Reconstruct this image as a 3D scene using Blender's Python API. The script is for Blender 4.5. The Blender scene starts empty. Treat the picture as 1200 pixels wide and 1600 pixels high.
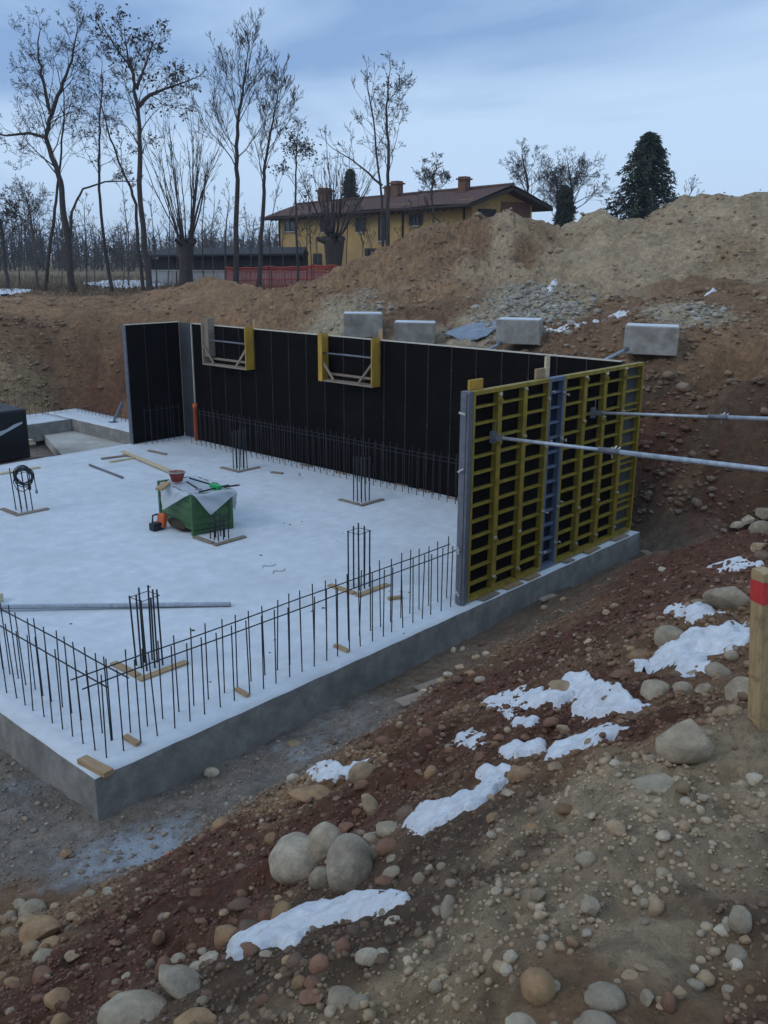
import bpy, math, random
import numpy as np
from mathutils import Vector, Matrix

# ------------------------------------------------------------------ camera, sky, sun, exposure
scene = bpy.context.scene
CAM = np.array([-3.742, -7.027, 4.74])
FPX, PITCH, ROLL, YAW = 1421.6, 0.276482, -0.005365, 0.736786      # photograph is 1200 x 1600

def cam_basis():
    f = np.array([math.cos(YAW)*math.cos(PITCH), math.sin(YAW)*math.cos(PITCH), -math.sin(PITCH)])
    r = np.array([math.sin(YAW), -math.cos(YAW), 0.0])
    d = np.cross(f, r)
    return (math.cos(ROLL)*r + math.sin(ROLL)*d, -math.sin(ROLL)*r + math.cos(ROLL)*d, f)
BR, BD, BF = cam_basis()
cam_data = bpy.data.cameras.new('camera')
cam = bpy.data.objects.new('camera', cam_data)
scene.collection.objects.link(cam)
cam.matrix_world = Matrix(((BR[0], -BD[0], -BF[0], CAM[0]), (BR[1], -BD[1], -BF[1], CAM[1]),
                           (BR[2], -BD[2], -BF[2], CAM[2]), (0, 0, 0, 1)))
cam_data.sensor_fit = 'VERTICAL'
cam_data.sensor_height = 32.0
cam_data.sensor_width = 24.0
cam_data.lens = 32.0 * FPX / 1600.0
cam_data.clip_start = 0.05
cam_data.clip_end = 3000
scene.camera = cam

SUN_EL, SUN_AZ = math.radians(38), math.radians(165)       # azimuth counted from +X towards +Y
world = bpy.data.worlds.new('World'); scene.world = world; world.use_nodes = True
nt = world.node_tree; nt.nodes.clear()
def wn(t, **kw):
    n = nt.nodes.new(t)
    for k, v in kw.items(): setattr(n, k, v)
    return n
w_out = wn('ShaderNodeOutputWorld'); w_bg = wn('ShaderNodeBackground')
w_sky = wn('ShaderNodeTexSky', sky_type='NISHITA', sun_disc=False)
w_sky.sun_elevation = SUN_EL; w_sky.sun_rotation = math.pi/2 - SUN_AZ
w_tc = wn('ShaderNodeTexCoord')
w_map = wn('ShaderNodeMapping'); w_map.inputs['Rotation'].default_value = (0, 0, -0.75); w_map.inputs['Scale'].default_value = (1.6, 0.85, 5.0)
w_n = wn('ShaderNodeTexNoise'); w_n.inputs['Scale'].default_value = 1.25; w_n.inputs['Detail'].default_value = 6; w_n.inputs['Roughness'].default_value = 0.5; w_n.inputs['Distortion'].default_value = 0.5
w_r = wn('ShaderNodeValToRGB')
w_r.color_ramp.elements[0].position = 0.38; w_r.color_ramp.elements[0].color = (2.8, 4.5, 7.6, 1)
w_r.color_ramp.elements[1].position = 0.58; w_r.color_ramp.elements[1].color = (5.9, 7.9, 10.6, 1)
w_mix = wn('ShaderNodeMixRGB'); w_mix.inputs['Fac'].default_value = 0.92
nt.links.new(w_tc.outputs['Generated'], w_map.inputs['Vector']); nt.links.new(w_map.outputs['Vector'], w_n.inputs['Vector'])
nt.links.new(w_n.outputs['Fac'], w_r.inputs['Fac'])
nt.links.new(w_sky.outputs['Color'], w_mix.inputs['Color1']); nt.links.new(w_r.outputs['Color'], w_mix.inputs['Color2'])
nt.links.new(w_mix.outputs['Color'], w_bg.inputs['Color']); w_bg.inputs['Strength'].default_value = 0.075
nt.links.new(w_bg.outputs['Background'], w_out.inputs['Surface'])

sun_d = bpy.data.lights.new('sun', 'SUN'); sun_d.energy = 0.5; sun_d.angle = math.radians(30); sun_d.color = (1.0, 0.95, 0.9)
sun = bpy.data.objects.new('sun', sun_d); scene.collection.objects.link(sun)
sdir = Vector((math.cos(SUN_AZ)*math.cos(SUN_EL), math.sin(SUN_AZ)*math.cos(SUN_EL), math.sin(SUN_EL)))
sun.rotation_euler = sdir.to_track_quat('Z', 'Y').to_euler(); sun.location = (-20, 10, 30)

scene.view_settings.view_transform = 'Standard'; scene.view_settings.look = 'None'
scene.view_settings.gamma = 1; scene.view_settings.use_curve_mapping = False
scene.view_settings.exposure = 0.35
scene.render.engine = 'CYCLES'
scene.cycles.max_bounces = 6
scene.cycles.volume_bounces = 0

rnd = random.Random(7)
rng = np.random.default_rng(11)
col = scene.collection

# ------------------------------------------------------------------ pixel helpers
def ray(px, py):
    return (px-600)/FPX*BR + (py-800)/FPX*BD + BF
def on_z(px, py, z):
    v = ray(px, py); return CAM + v*((z-CAM[2])/v[2])
def on_x(px, py, x):
    v = ray(px, py); return CAM + v*((x-CAM[0])/v[0])
def on_y(px, py, y):
    v = ray(px, py); return CAM + v*((y-CAM[1])/v[1])
def at_d(px, py, d):                                  # d: horizontal distance
    v = ray(px, py); return CAM + v*(d/math.hypot(v[0], v[1]))

# ------------------------------------------------------------------ noise
def _hash(ix, iy, seed):
    h = (ix.astype(np.int64)*374761393 + iy.astype(np.int64)*668265263 + seed*1442695041) & 0xffffffff
    h = ((h ^ (h >> 13))*1274126177) & 0xffffffff
    return ((h ^ (h >> 16)) & 0xffff)/65535.0
def vnoise(x, y, seed=0):
    ix = np.floor(x); iy = np.floor(y); fx = x-ix; fy = y-iy
    ux = fx*fx*fx*(fx*(fx*6-15)+10); uy = fy*fy*fy*(fy*(fy*6-15)+10)
    a = _hash(ix, iy, seed); b = _hash(ix+1, iy, seed); c = _hash(ix, iy+1, seed); d = _hash(ix+1, iy+1, seed)
    return (a*(1-ux)+b*ux)*(1-uy) + (c*(1-ux)+d*ux)*uy - 0.5
def fbm(x, y, octs, seed=0, gain=0.5):
    s = 0; a = 1.0; f = 1.0
    for o in range(octs):
        ca, sa = math.cos(o*1.1), math.sin(o*1.1)
        s = s + a*vnoise((x*ca-y*sa)*f + 17.3*o, (x*sa+y*ca)*f - 9.1*o, seed+o); a *= gain; f *= 2.03
    return s

# ------------------------------------------------------------------ mesh builder
class MB:
    def __init__(self): self.v = []; self.f = []
    def add(self, vs, fs):
        o = len(self.v); self.v.extend([tuple(float(c) for c in p) for p in vs]); self.f.extend([tuple(i+o for i in q) for q in fs]); return self
    def box(self, c, s, rz=0.0, rx=0.0, ry=0.0):
        m = Matrix.Translation(c) @ Matrix.Rotation(rz, 4, 'Z') @ Matrix.Rotation(ry, 4, 'Y') @ Matrix.Rotation(rx, 4, 'X')
        vs = [m @ Vector((sx*s[0]/2, sy*s[1]/2, sz*s[2]/2)) for sx in (-1, 1) for sy in (-1, 1) for sz in (-1, 1)]
        return self.add(vs, [(0, 1, 3, 2), (4, 6, 7, 5), (0, 4, 5, 1), (2, 3, 7, 6), (0, 2, 6, 4), (1, 5, 7, 3)])
    def bbox(self, lo, hi):
        return self.box([(a+b)/2 for a, b in zip(lo, hi)], [b-a for a, b in zip(lo, hi)])
    def beam(self, p, q, w, h, up=(0, 0, 1)):
        p = Vector(p); q = Vector(q); d = (q-p).normalized(); s = d.cross(Vector(up))
        if s.length < 1e-4: s = d.cross(Vector((1, 0, 0)))
        s.normalize(); u = s.cross(d)
        vs = [e + s*(a*w/2) + u*(b*h/2) for e in (p, q) for a in (-1, 1) for b in (-1, 1)]
        return self.add(vs, [(0, 1, 3, 2), (4, 6, 7, 5), (0, 4, 5, 1), (2, 3, 7, 6), (0, 2, 6, 4), (1, 5, 7, 3)])
    def tube(self, pts, r, n=6, cap=True):
        pts = [Vector(p) for p in pts]; rings = []
        for i, p in enumerate(pts):
            d = (pts[min(i+1, len(pts)-1)] - pts[max(i-1, 0)]).normalized()
            a = d.cross(Vector((0.31, 0.22, 0.92)))
            if a.length < 1e-3: a = d.cross(Vector((1, 0, 0)))
            a.normalize(); b = d.cross(a); rr = r[i] if isinstance(r, (list, tuple)) else r
            rings.append([p + a*(rr*math.cos(2*math.pi*k/n)) + b*(rr*math.sin(2*math.pi*k/n)) for k in range(n)])
        vs = [v for rg in rings for v in rg]; fs = []
        for i in range(len(pts)-1):
            for k in range(n):
                fs.append((i*n+k, i*n+(k+1) % n, (i+1)*n+(k+1) % n, (i+1)*n+k))
        if cap: fs.append(tuple(range(n-1, -1, -1))); fs.append(tuple(range((len(pts)-1)*n, len(pts)*n)))
        return self.add(vs, fs)
    def lathe(self, prof, c=(0, 0, 0), n=16, cap_bottom=True):
        vs = []; fs = []
        for r, z in prof:
            vs += [(c[0]+r*math.cos(2*math.pi*k/n), c[1]+r*math.sin(2*math.pi*k/n), c[2]+z) for k in range(n)]
        for i in range(len(prof)-1):
            for k in range(n): fs.append((i*n+k, i*n+(k+1) % n, (i+1)*n+(k+1) % n, (i+1)*n+k))
        if cap_bottom: fs.append(tuple(range(n-1, -1, -1)))
        return self.add(vs, fs)
    def mesh(self, name, mat=None, origin=(0, 0, 0), smooth=False):
        me = bpy.data.meshes.new(name)
        o = Vector(origin)
        me.from_pydata([(v[0]-o.x, v[1]-o.y, v[2]-o.z) for v in self.v], [], self.f)
        if mat: me.materials.append(mat)
        if smooth: me.polygons.foreach_set('use_smooth', [True]*len(me.polygons))
        me.update(); return me
    def build(self, name, mat, parent=None, origin=None, smooth=False, bevel=0):
        """vertices are in world space; origin is where the object's own origin sits"""
        po = root_loc(parent)
        if origin is None: origin = po if parent else self.centre()
        me = self.mesh(name, mat, origin, smooth)
        ob = bpy.data.objects.new(name, me); col.objects.link(ob)
        ob.location = Vector(origin) - po
        if parent: ob.parent = parent
        if bevel:
            m = ob.modifiers.new('bevel', 'BEVEL'); m.width = bevel; m.segments = 2; m.limit_method = 'ANGLE'
        return ob
    def centre(self):
        a = np.array(self.v); return Vector(((a[:, 0].min()+a[:, 0].max())/2, (a[:, 1].min()+a[:, 1].max())/2, a[:, 2].min()))
def root_loc(o):
    v = Vector((0, 0, 0))
    while o is not None: v += o.location; o = o.parent
    return v
def tag(o, label=None, cat=None, group=None, kind=None):
    if label: o['label'] = label; o['kind'] = 'thing'
    if cat: o['category'] = cat
    if group: o['group'] = group
    if kind: o['kind'] = kind
    return o
def thing(name, loc, label, cat, group=None):
    o = bpy.data.objects.new(name, None); col.objects.link(o); o.location = loc; o.empty_display_size = 0.2
    return tag(o, label, cat, group)
def share(name, me, parent, loc, rot=(0, 0, 0), scl=(1, 1, 1)):
    ob = bpy.data.objects.new(name, me); col.objects.link(ob); ob.location = loc; ob.rotation_euler = rot; ob.scale = scl
    if parent: ob.parent = parent
    return ob

# ------------------------------------------------------------------ materials
def new_mat(name):
    m = bpy.data.materials.new(name); m.use_nodes = True
    return m, m.node_tree.nodes, m.node_tree.links, m.node_tree.nodes['Principled BSDF']
def make(name, c, rough=0.7, var=0.25, scale=4.0, metal=0.0, bump=0.0, bscale=40.0, c2=None, thr=(0.45, 0.62), stretch=None, rand=0.0, c2scale=None, spec=0.4):
    m, N, L, B = new_mat(name)
    g = N.new('ShaderNodeNewGeometry'); mp = N.new('ShaderNodeMapping')
    if stretch:
        tc = N.new('ShaderNodeTexCoord'); L.new(tc.outputs['Object'], mp.inputs['Vector']); mp.inputs['Scale'].default_value = stretch
    else: L.new(g.outputs['Position'], mp.inputs['Vector'])
    n = N.new('ShaderNodeTexNoise'); n.inputs['Scale'].default_value = scale; n.inputs['Detail'].default_value = 5; n.inputs['Roughness'].default_value = 0.65
    L.new(mp.outputs['Vector'], n.inputs['Vector'])
    r = N.new('ShaderNodeValToRGB'); r.color_ramp.elements[0].position = 0.28; r.color_ramp.elements[1].position = 0.72
    r.color_ramp.elements[0].color = (*[x*(1-var) for x in c], 1); r.color_ramp.elements[1].color = (*[min(1, x*(1+var)) for x in c], 1)
    L.new(n.outputs['Fac'], r.inputs['Fac']); out = r.outputs['Color']
    if c2:
        n2 = N.new('ShaderNodeTexNoise'); n2.inputs['Scale'].default_value = c2scale or scale*0.6; n2.inputs['Detail'].default_value = 6; n2.inputs['Roughness'].default_value = 0.7
        L.new(g.outputs['Position'], n2.inputs['Vector'])
        r2 = N.new('ShaderNodeValToRGB'); r2.color_ramp.elements[0].position = thr[0]; r2.color_ramp.elements[1].position = thr[1]
        L.new(n2.outputs['Fac'], r2.inputs['Fac'])
        mx = N.new('ShaderNodeMixRGB'); L.new(r2.outputs['Color'], mx.inputs['Fac']); L.new(out, mx.inputs['Color1']); mx.inputs['Color2'].default_value = (*c2, 1); out = mx.outputs['Color']
    if rand:
        oi = N.new('ShaderNodeObjectInfo'); hs = N.new('ShaderNodeHueSaturation'); mr = N.new('ShaderNodeMapRange')
        mr.inputs['To Min'].default_value = 1-rand; mr.inputs['To Max'].default_value = 1+rand
        L.new(oi.outputs['Random'], mr.inputs['Value']); L.new(mr.outputs['Result'], hs.inputs['Value']); L.new(out, hs.inputs['Color']); out = hs.outputs['Color']
    L.new(out, B.inputs['Base Color']); B.inputs['Roughness'].default_value = rough; B.inputs['Metallic'].default_value = metal
    B.inputs['Specular IOR Level'].default_value = spec
    if bump:
        nb = N.new('ShaderNodeTexNoise'); nb.inputs['Scale'].default_value = bscale; nb.inputs['Detail'].default_value = 6; nb.inputs['Roughness'].default_value = 0.7
        L.new(mp.outputs['Vector'], nb.inputs['Vector'])
        b = N.new('ShaderNodeBump'); b.inputs['Strength'].default_value = bump; b.inputs['Distance'].default_value = 0.02
        L.new(nb.outputs['Fac'], b.inputs['Height']); L.new(b.outputs['Normal'], B.inputs['Normal'])
    return m
M = {}
M['frost'] = make('frosted_concrete', (0.63, 0.67, 0.695), 0.75, 0.12, 3.5, bump=0.3, bscale=26, c2=(0.48, 0.50, 0.515), thr=(0.48, 0.85), c2scale=0.5)
M['concrete'] = make('raw_concrete', (0.285, 0.275, 0.25), 0.8, 0.34, 5.0, bump=0.4, bscale=25, c2=(0.185, 0.18, 0.165), thr=(0.46, 0.68), c2scale=1.6)
M['block'] = make('block_concrete', (0.33, 0.31, 0.27), 0.85, 0.30, 4.0, bump=0.6, bscale=20, c2=(0.21, 0.185, 0.15), thr=(0.46, 0.68), rand=0.12)
M['ply_black'] = make('black_film_plywood', (0.0062, 0.0046, 0.0042), 0.75, 0.5, 2.5, c2=(0.016, 0.0125, 0.0115), thr=(0.54, 0.8), c2scale=1.1, spec=0.05)
M['ply_grey'] = make('grey_film_plywood', (0.065, 0.070, 0.075), 0.6, 0.25, 3.0, spec=0.25)
M['joint'] = make('panel_edge_steel', (0.055, 0.045, 0.038), 0.6, 0.5, 6.0, metal=0.2)
M['edge'] = make('plywood_edge', (0.55, 0.50, 0.40), 0.8, 0.2, 8)
M['yellow'] = make('yellow_paint_worn', (0.295, 0.212, 0.026), 0.55, 0.32, 9.0, c2=(0.17, 0.120, 0.045), thr=(0.52, 0.75), bump=0.1)
M['blue'] = make('blue_paint_worn', (0.125, 0.16, 0.22), 0.55, 0.25, 9.0, c2=(0.15, 0.17, 0.20), thr=(0.5, 0.75))
M['blue_dark'] = make('blue_filler_sheet', (0.014, 0.020, 0.036), 0.6, 0.3, 4.0, spec=0.2)
M['galv'] = make('galvanised_steel', (0.42, 0.47, 0.52), 0.5, 0.25, 14.0, metal=0.35, c2=(0.30, 0.32, 0.34), thr=(0.5, 0.7))
M['galv_dull'] = make('dull_steel', (0.15, 0.16, 0.18), 0.55, 0.25, 8.0, metal=0.2)
M['bolt'] = make('zinc_bolt', (0.60, 0.58, 0.52), 0.4, 0.2, 20.0, metal=0.3)
M['rebar'] = make('rebar_steel', (0.028, 0.030, 0.034), 0.65, 0.4, 30.0, metal=0.2, c2=(0.06, 0.04, 0.028), thr=(0.55, 0.7), bump=0.4, bscale=90)
M['rebar_rust'] = make('rusty_rebar', (0.10, 0.060, 0.036), 0.8, 0.4, 30.0)
M['wood'] = make('raw_timber', (0.36, 0.24, 0.13), 0.75, 0.25, 3.0, stretch=(1.5, 14, 14), bump=0.15, bscale=8, rand=0.15)
M['wood_pale'] = make('pale_timber', (0.58, 0.48, 0.30), 0.75, 0.2, 3.0, stretch=(1.5, 14, 14), rand=0.1)
M['wood_grey'] = make('weathered_timber', (0.28, 0.22, 0.165), 0.8, 0.3, 3.0, stretch=(1.5, 14, 14), rand=0.2, bump=0.2, bscale=8)
M['shutter_yellow'] = make('yellow_shuttering_board', (0.46, 0.27, 0.035), 0.6, 0.25, 3.0, stretch=(6, 6, 1.2), c2=(0.34, 0.17, 0.03), thr=(0.5, 0.75))
M['stake'] = make('stake_timber', (0.40, 0.28, 0.14), 0.7, 0.3, 3.0, stretch=(16, 16, 1.5), c2=(0.26, 0.16, 0.075), thr=(0.52, 0.66), c2scale=26, bump=0.25, bscale=10)
M['red_paint'] = make('red_marking_paint', (0.55, 0.045, 0.04), 0.6, 0.2, 20.0)
M['green'] = make('green_paint_steel', (0.050, 0.125, 0.045), 0.5, 0.25, 7.0, c2=(0.035, 0.075, 0.035), thr=(0.5, 0.7))
M['green_bright'] = make('green_plastic', (0.02, 0.36, 0.10), 0.4, 0.1)
M['red_plastic'] = make('red_plastic', (0.33, 0.055, 0.04), 0.5, 0.2, 9)
M['orange_pipe'] = make('orange_pvc', (0.60, 0.115, 0.035), 0.45, 0.12, 6)
M['black_plastic'] = make('black_plastic_wrap', (0.012, 0.013, 0.016), 0.35, 0.4, 6, bump=0.4, bscale=10, spec=0.35)
M['rubber'] = make('black_cable_rubber', (0.018, 0.020, 0.024), 0.6, 0.3, 20)
M['snow'] = make('snow', (0.70, 0.72, 0.74), 0.7, 0.16, 14, bump=0.9, bscale=32, c2=(0.45, 0.42, 0.38), thr=(0.54, 0.80), c2scale=11)
M['bark'] = make('dark_bark', (0.060, 0.048, 0.040), 0.9, 0.35, 4, bump=0.3)
M['bark_far'] = make('grey_bark', (0.095, 0.080, 0.070), 0.9, 0.3, 4)
M['leaf_dry'] = make('dry_leaf', (0.050, 0.036, 0.026), 0.9, 0.4, 3)
M['needle'] = make('conifer_needles', (0.030, 0.040, 0.020), 0.8, 0.5, 1.2)
M['wall_yellow'] = make('ochre_render', (0.44, 0.295, 0.115), 0.9, 0.18, 0.8, c2=(0.33, 0.215, 0.09), thr=(0.5, 0.75), c2scale=0.5)
M['roof_tile'] = make('clay_roof_tile', (0.105, 0.058, 0.046), 0.85, 0.35, 3.5, rand=0.15)
M['eave'] = make('dark_eave_timber', (0.045, 0.030, 0.022), 0.85, 0.3, 3)
M['brick'] = make('old_brick', (0.17, 0.085, 0.055), 0.9, 0.35, 7)
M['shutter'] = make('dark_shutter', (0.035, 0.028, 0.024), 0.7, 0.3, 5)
M['pane'] = make('window_glass_dark', (0.02, 0.022, 0.026), 0.2, 0.2, 3)
M['shed_dark'] = make('dark_shed_board', (0.030, 0.026, 0.025), 0.8, 0.3, 3)
M['render_grey'] = make('grey_render', (0.36, 0.35, 0.34), 0.9, 0.15, 2)
M['net'] = make('orange_safety_net', (0.52, 0.075, 0.05), 0.6, 0.2, 3)
M['blue_sheet'] = make('blue_grey_sheet', (0.20, 0.24, 0.29), 0.5, 0.3, 4, bump=0.4, bscale=6)

def sheet_material():
    m, N, L, B = new_mat('white_polythene')
    B.inputs['Base Color'].default_value = (0.62, 0.67, 0.72, 1); B.inputs['Roughness'].default_value = 0.35
    tr = N.new('ShaderNodeBsdfTransparent'); mx = N.new('ShaderNodeMixShader'); mx.inputs['Fac'].default_value = 0.72
    L.new(tr.outputs['BSDF'], mx.inputs[1]); L.new(B.outputs['BSDF'], mx.inputs[2]); L.new(mx.outputs['Shader'], N['Material Output'].inputs['Surface'])
    return m
M['sheet'] = sheet_material()

def stone_mat(name, c):
    return make(name, c, 0.88, 0.28, 16.0, bump=0.6, bscale=38, c2=(c[0]*0.5+0.07, c[1]*0.5+0.042, c[2]*0.5+0.024), thr=(0.44, 0.66), c2scale=7.5, rand=0.20, spec=0.25)
STONE = {'g': stone_mat('grey_stone', (0.355, 0.295, 0.21)), 'w': stone_mat('pale_stone', (0.46, 0.395, 0.295)),
         't': stone_mat('tan_stone', (0.37, 0.27, 0.165)), 'o': stone_mat('ochre_stone', (0.32, 0.20, 0.105)),
         'r': stone_mat('reddish_stone', (0.22, 0.115, 0.073)), 'd': stone_mat('dark_stone', (0.16, 0.105, 0.075))}

# ------------------------------------------------------------------ terrain: heights from points seen in the photograph
FLOOR = -0.42
ctrl = []
def cz(px, py, z): p = on_z(px, py, z); ctrl.append((p[0], p[1], z)); return p
def cd(px, py, d): p = at_d(px, py, d); ctrl.append(tuple(p)); return p
def cw(x, y, z): ctrl.append((x, y, z))
# plateau the photographer stands on
for px, py, z in [(1200, 1600, 3.06), (900, 1600, 3.06), (700, 1640, 3.02), (1200, 1300, 3.10), (1000, 1400, 3.06), (820, 1470, 3.02), (1170, 1140, 3.08), (1000, 1230, 3.02)]:
    cz(px, py, z)
for x, y, z in [(-3.7, -7.0, 3.05), (-3, -8.5, 3.1), (-5, -9, 3.05), (-1, -9, 3.1), (0, -7, 3.1), (2, -8.5, 3.0), (-6, -7.2, 2.7), (6.3, -7.5, 2.4), (6.3, -6.0, 2.3), (9.5, -5.2, 2.3), (12, -7, 2.4), (4, -12, 3), (-6, -14, 3), (12, -14, 2.6), (-14, -10, 2.8)]:
    cw(x, y, z)
crest = [((1200, 1125), 3.02), ((1090, 1150), 2.98), ((990, 1205), 2.93), ((850, 1325), 2.90), ((720, 1430), 2.88), ((600, 1530), 2.85), ((480, 1640), 2.80), ((330, 1760), 2.75), ((120, 1950), 2.7)]
foot = [(1120, 805), (1010, 862), (925, 915), (800, 1000), (690, 1078), (560, 1160), (430, 1232), (260, 1340), (0, 1445)]
for (cp, z), fp in zip(crest, foot):
    a = cz(*cp, z); b = cz(*fp, FLOOR)
    for t, k in ((0.30, 0.03), (0.55, 0.05), (0.80, 0.10)):
        p = a*(1-t) + b*t; cw(p[0], p[1], p[2] + k)
# pit floor: round the slab and below it
for x in (-3, 0, 3, 6, 9, 10.6):
    for y in (0.3, 3, 6, 9, 12, 15, 19): cw(x, y, FLOOR)
for x, y in [(-1.2, 0), (-1.6, 2), (-3, 5), (0.3, -0.5), (2, -0.45), (4, -0.35), (6.5, -0.2), (8.5, -0.1), (10.6, -0.2), (11.4, 0.5), (-3.5, -0.8), (-5, 1), (12.2, -2.0)]: cw(x, y, FLOOR)
for y in (-12, -6, 0, 6, 12, 20): cw(-9, y, 2.4)
# bank behind the black shutter wall
for y in (-1.4, 1, 4, 7, 10, 13, 16, 19): cw(11.75, y, FLOOR); cw(12.5, y, 0.95); cw(13.3, y, 2.38)
for y in (-4, -7): cw(13.6, y, 0.8); cw(15.2, y, 2.4)
for x in (-2, 2, 5, 8, 11): cw(x, 20.1, FLOOR); cw(x, 21.0, 1.0); cw(x+0.2, 22.0, 2.2)
for px, py, d in [(0, 500, 32.5), (60, 499, 32), (130, 500, 32), (190, 502, 32), (260, 500, 31.5)]: cd(px, py, d)
# spoil heaps and the ground behind
for px, py, d in [(0, 470, 40), (100, 466, 41), (190, 470, 40), (60, 456, 50), (200, 458, 50),
    (220, 480, 35.5), (265, 452, 36.5), (330, 432, 37.5), (390, 446, 37), (430, 463, 34), (465, 448, 34.5), (520, 466, 31),
    (260, 496, 30), (400, 490, 28), (500, 490, 27), (330, 470, 33),
    (515, 452, 36), (560, 408, 38), (640, 364, 39), (700, 352, 39), (745, 344, 38), (800, 339, 38), (850, 356, 39.5), (885, 352, 40.5), (935, 331, 41), (982, 352, 40), (1005, 342, 37), (1050, 319, 36), (1110, 311, 36), (1180, 307, 36), (1260, 312, 36), (1400, 330, 36),
    (985, 372, 38), (972, 395, 36), (868, 385, 36), (860, 363, 38.6), (930, 370, 35), (936, 346, 38.5), (800, 365, 34.5), (800, 385, 32.8), (740, 380, 36.5), (1060, 360, 32.5), (610, 440, 31), (690, 420, 32), (760, 400, 33), (850, 400, 33), (940, 400, 33), (1050, 390, 32), (1150, 390, 31), (1230, 390, 31),
    (640, 478, 26), (720, 462, 27), (790, 450, 26.5), (870, 452, 26.5), (960, 440, 28), (1050, 450, 27), (1130, 450, 26), (1220, 450, 26),
    (600, 466, 26.5), (560, 500, 24.5), (650, 515, 24), (735, 525, 22.8), (830, 446, 26.0), (830, 505, 23), (900, 500, 23.2), (960, 500, 22.6), (1080, 480, 22.6), (1085, 515, 21.2), (1180, 515, 21.5), (1000, 540, 20.2), (1120, 548, 19.8), (1200, 550, 19.6),
    (1060, 582, 18.8), (1140, 588, 18.3), (1200, 596, 17.9), (900, 540, 20.8)]:
    if px >= 550 and py <= 440: d = 27.0 + (d-27.0)*(0.50 if px > 700 else 0.60)
    cd(px, py, d)
for px, d, zz in [(200, 44, 2.6), (300, 43, 2.65), (390, 42.5, 2.6), (450, 40, 2.65), (500, 41, 2.65), (535, 43, 2.8), (400, 39.5, 2.75), (490, 38.0, 2.85), (430, 37, 2.95), (510, 36, 3.1), (600, 40, 2.8), (700, 40, 2.9), (800, 40, 3.0), (900, 40.5, 3.0), (1000, 40, 3.0), (1100, 39, 3.0), (1200, 39, 3.0)]:
    p = at_d(px, 430, d); cw(p[0], p[1], zz)
for d, zz in ((50, 2.5), (62, 2.5), (90, 2.4), (150, 2.3), (320, 2.0), (700, 1.5)):
    for px in (-300, 150, 600, 1050, 1500):
        p = at_d(px, 430, d); cw(p[0], p[1], zz)
ctrl = np.array(ctrl)
SC = 10.0
def tps_fit(P):
    n = len(P); X = P[:, :2]/SC; r = np.hypot(X[:, None, 0]-X[None, :, 0], X[:, None, 1]-X[None, :, 1])
    A = np.zeros((n+3, n+3)); A[:n, :n] = -r; A[:n, n] = 1; A[:n, n+1:] = X; A[n, :n] = 1; A[n+1:, :n] = X.T
    A[:n, :n] += np.eye(n)*0.002
    b = np.zeros(n+3); b[:n] = P[:, 2]
    return X, np.linalg.solve(A, b)
TX, TC = tps_fit(ctrl)
def base_h(x, y):
    x = np.atleast_1d(np.asarray(x, float)); y = np.atleast_1d(np.asarray(y, float)); out = np.empty(x.size)
    xf = x.ravel()/SC; yf = y.ravel()/SC; n = len(TX)
    for i in range(0, xf.size, 20000):
        s = slice(i, i+20000)
        r = np.hypot(xf[s, None]-TX[None, :, 0], yf[s, None]-TX[None, :, 1])
        out[s] = -r @ TC[:n] + TC[n] + TC[n+1]*xf[s] + TC[n+2]*yf[s]
    return out.reshape(x.shape)
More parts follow.
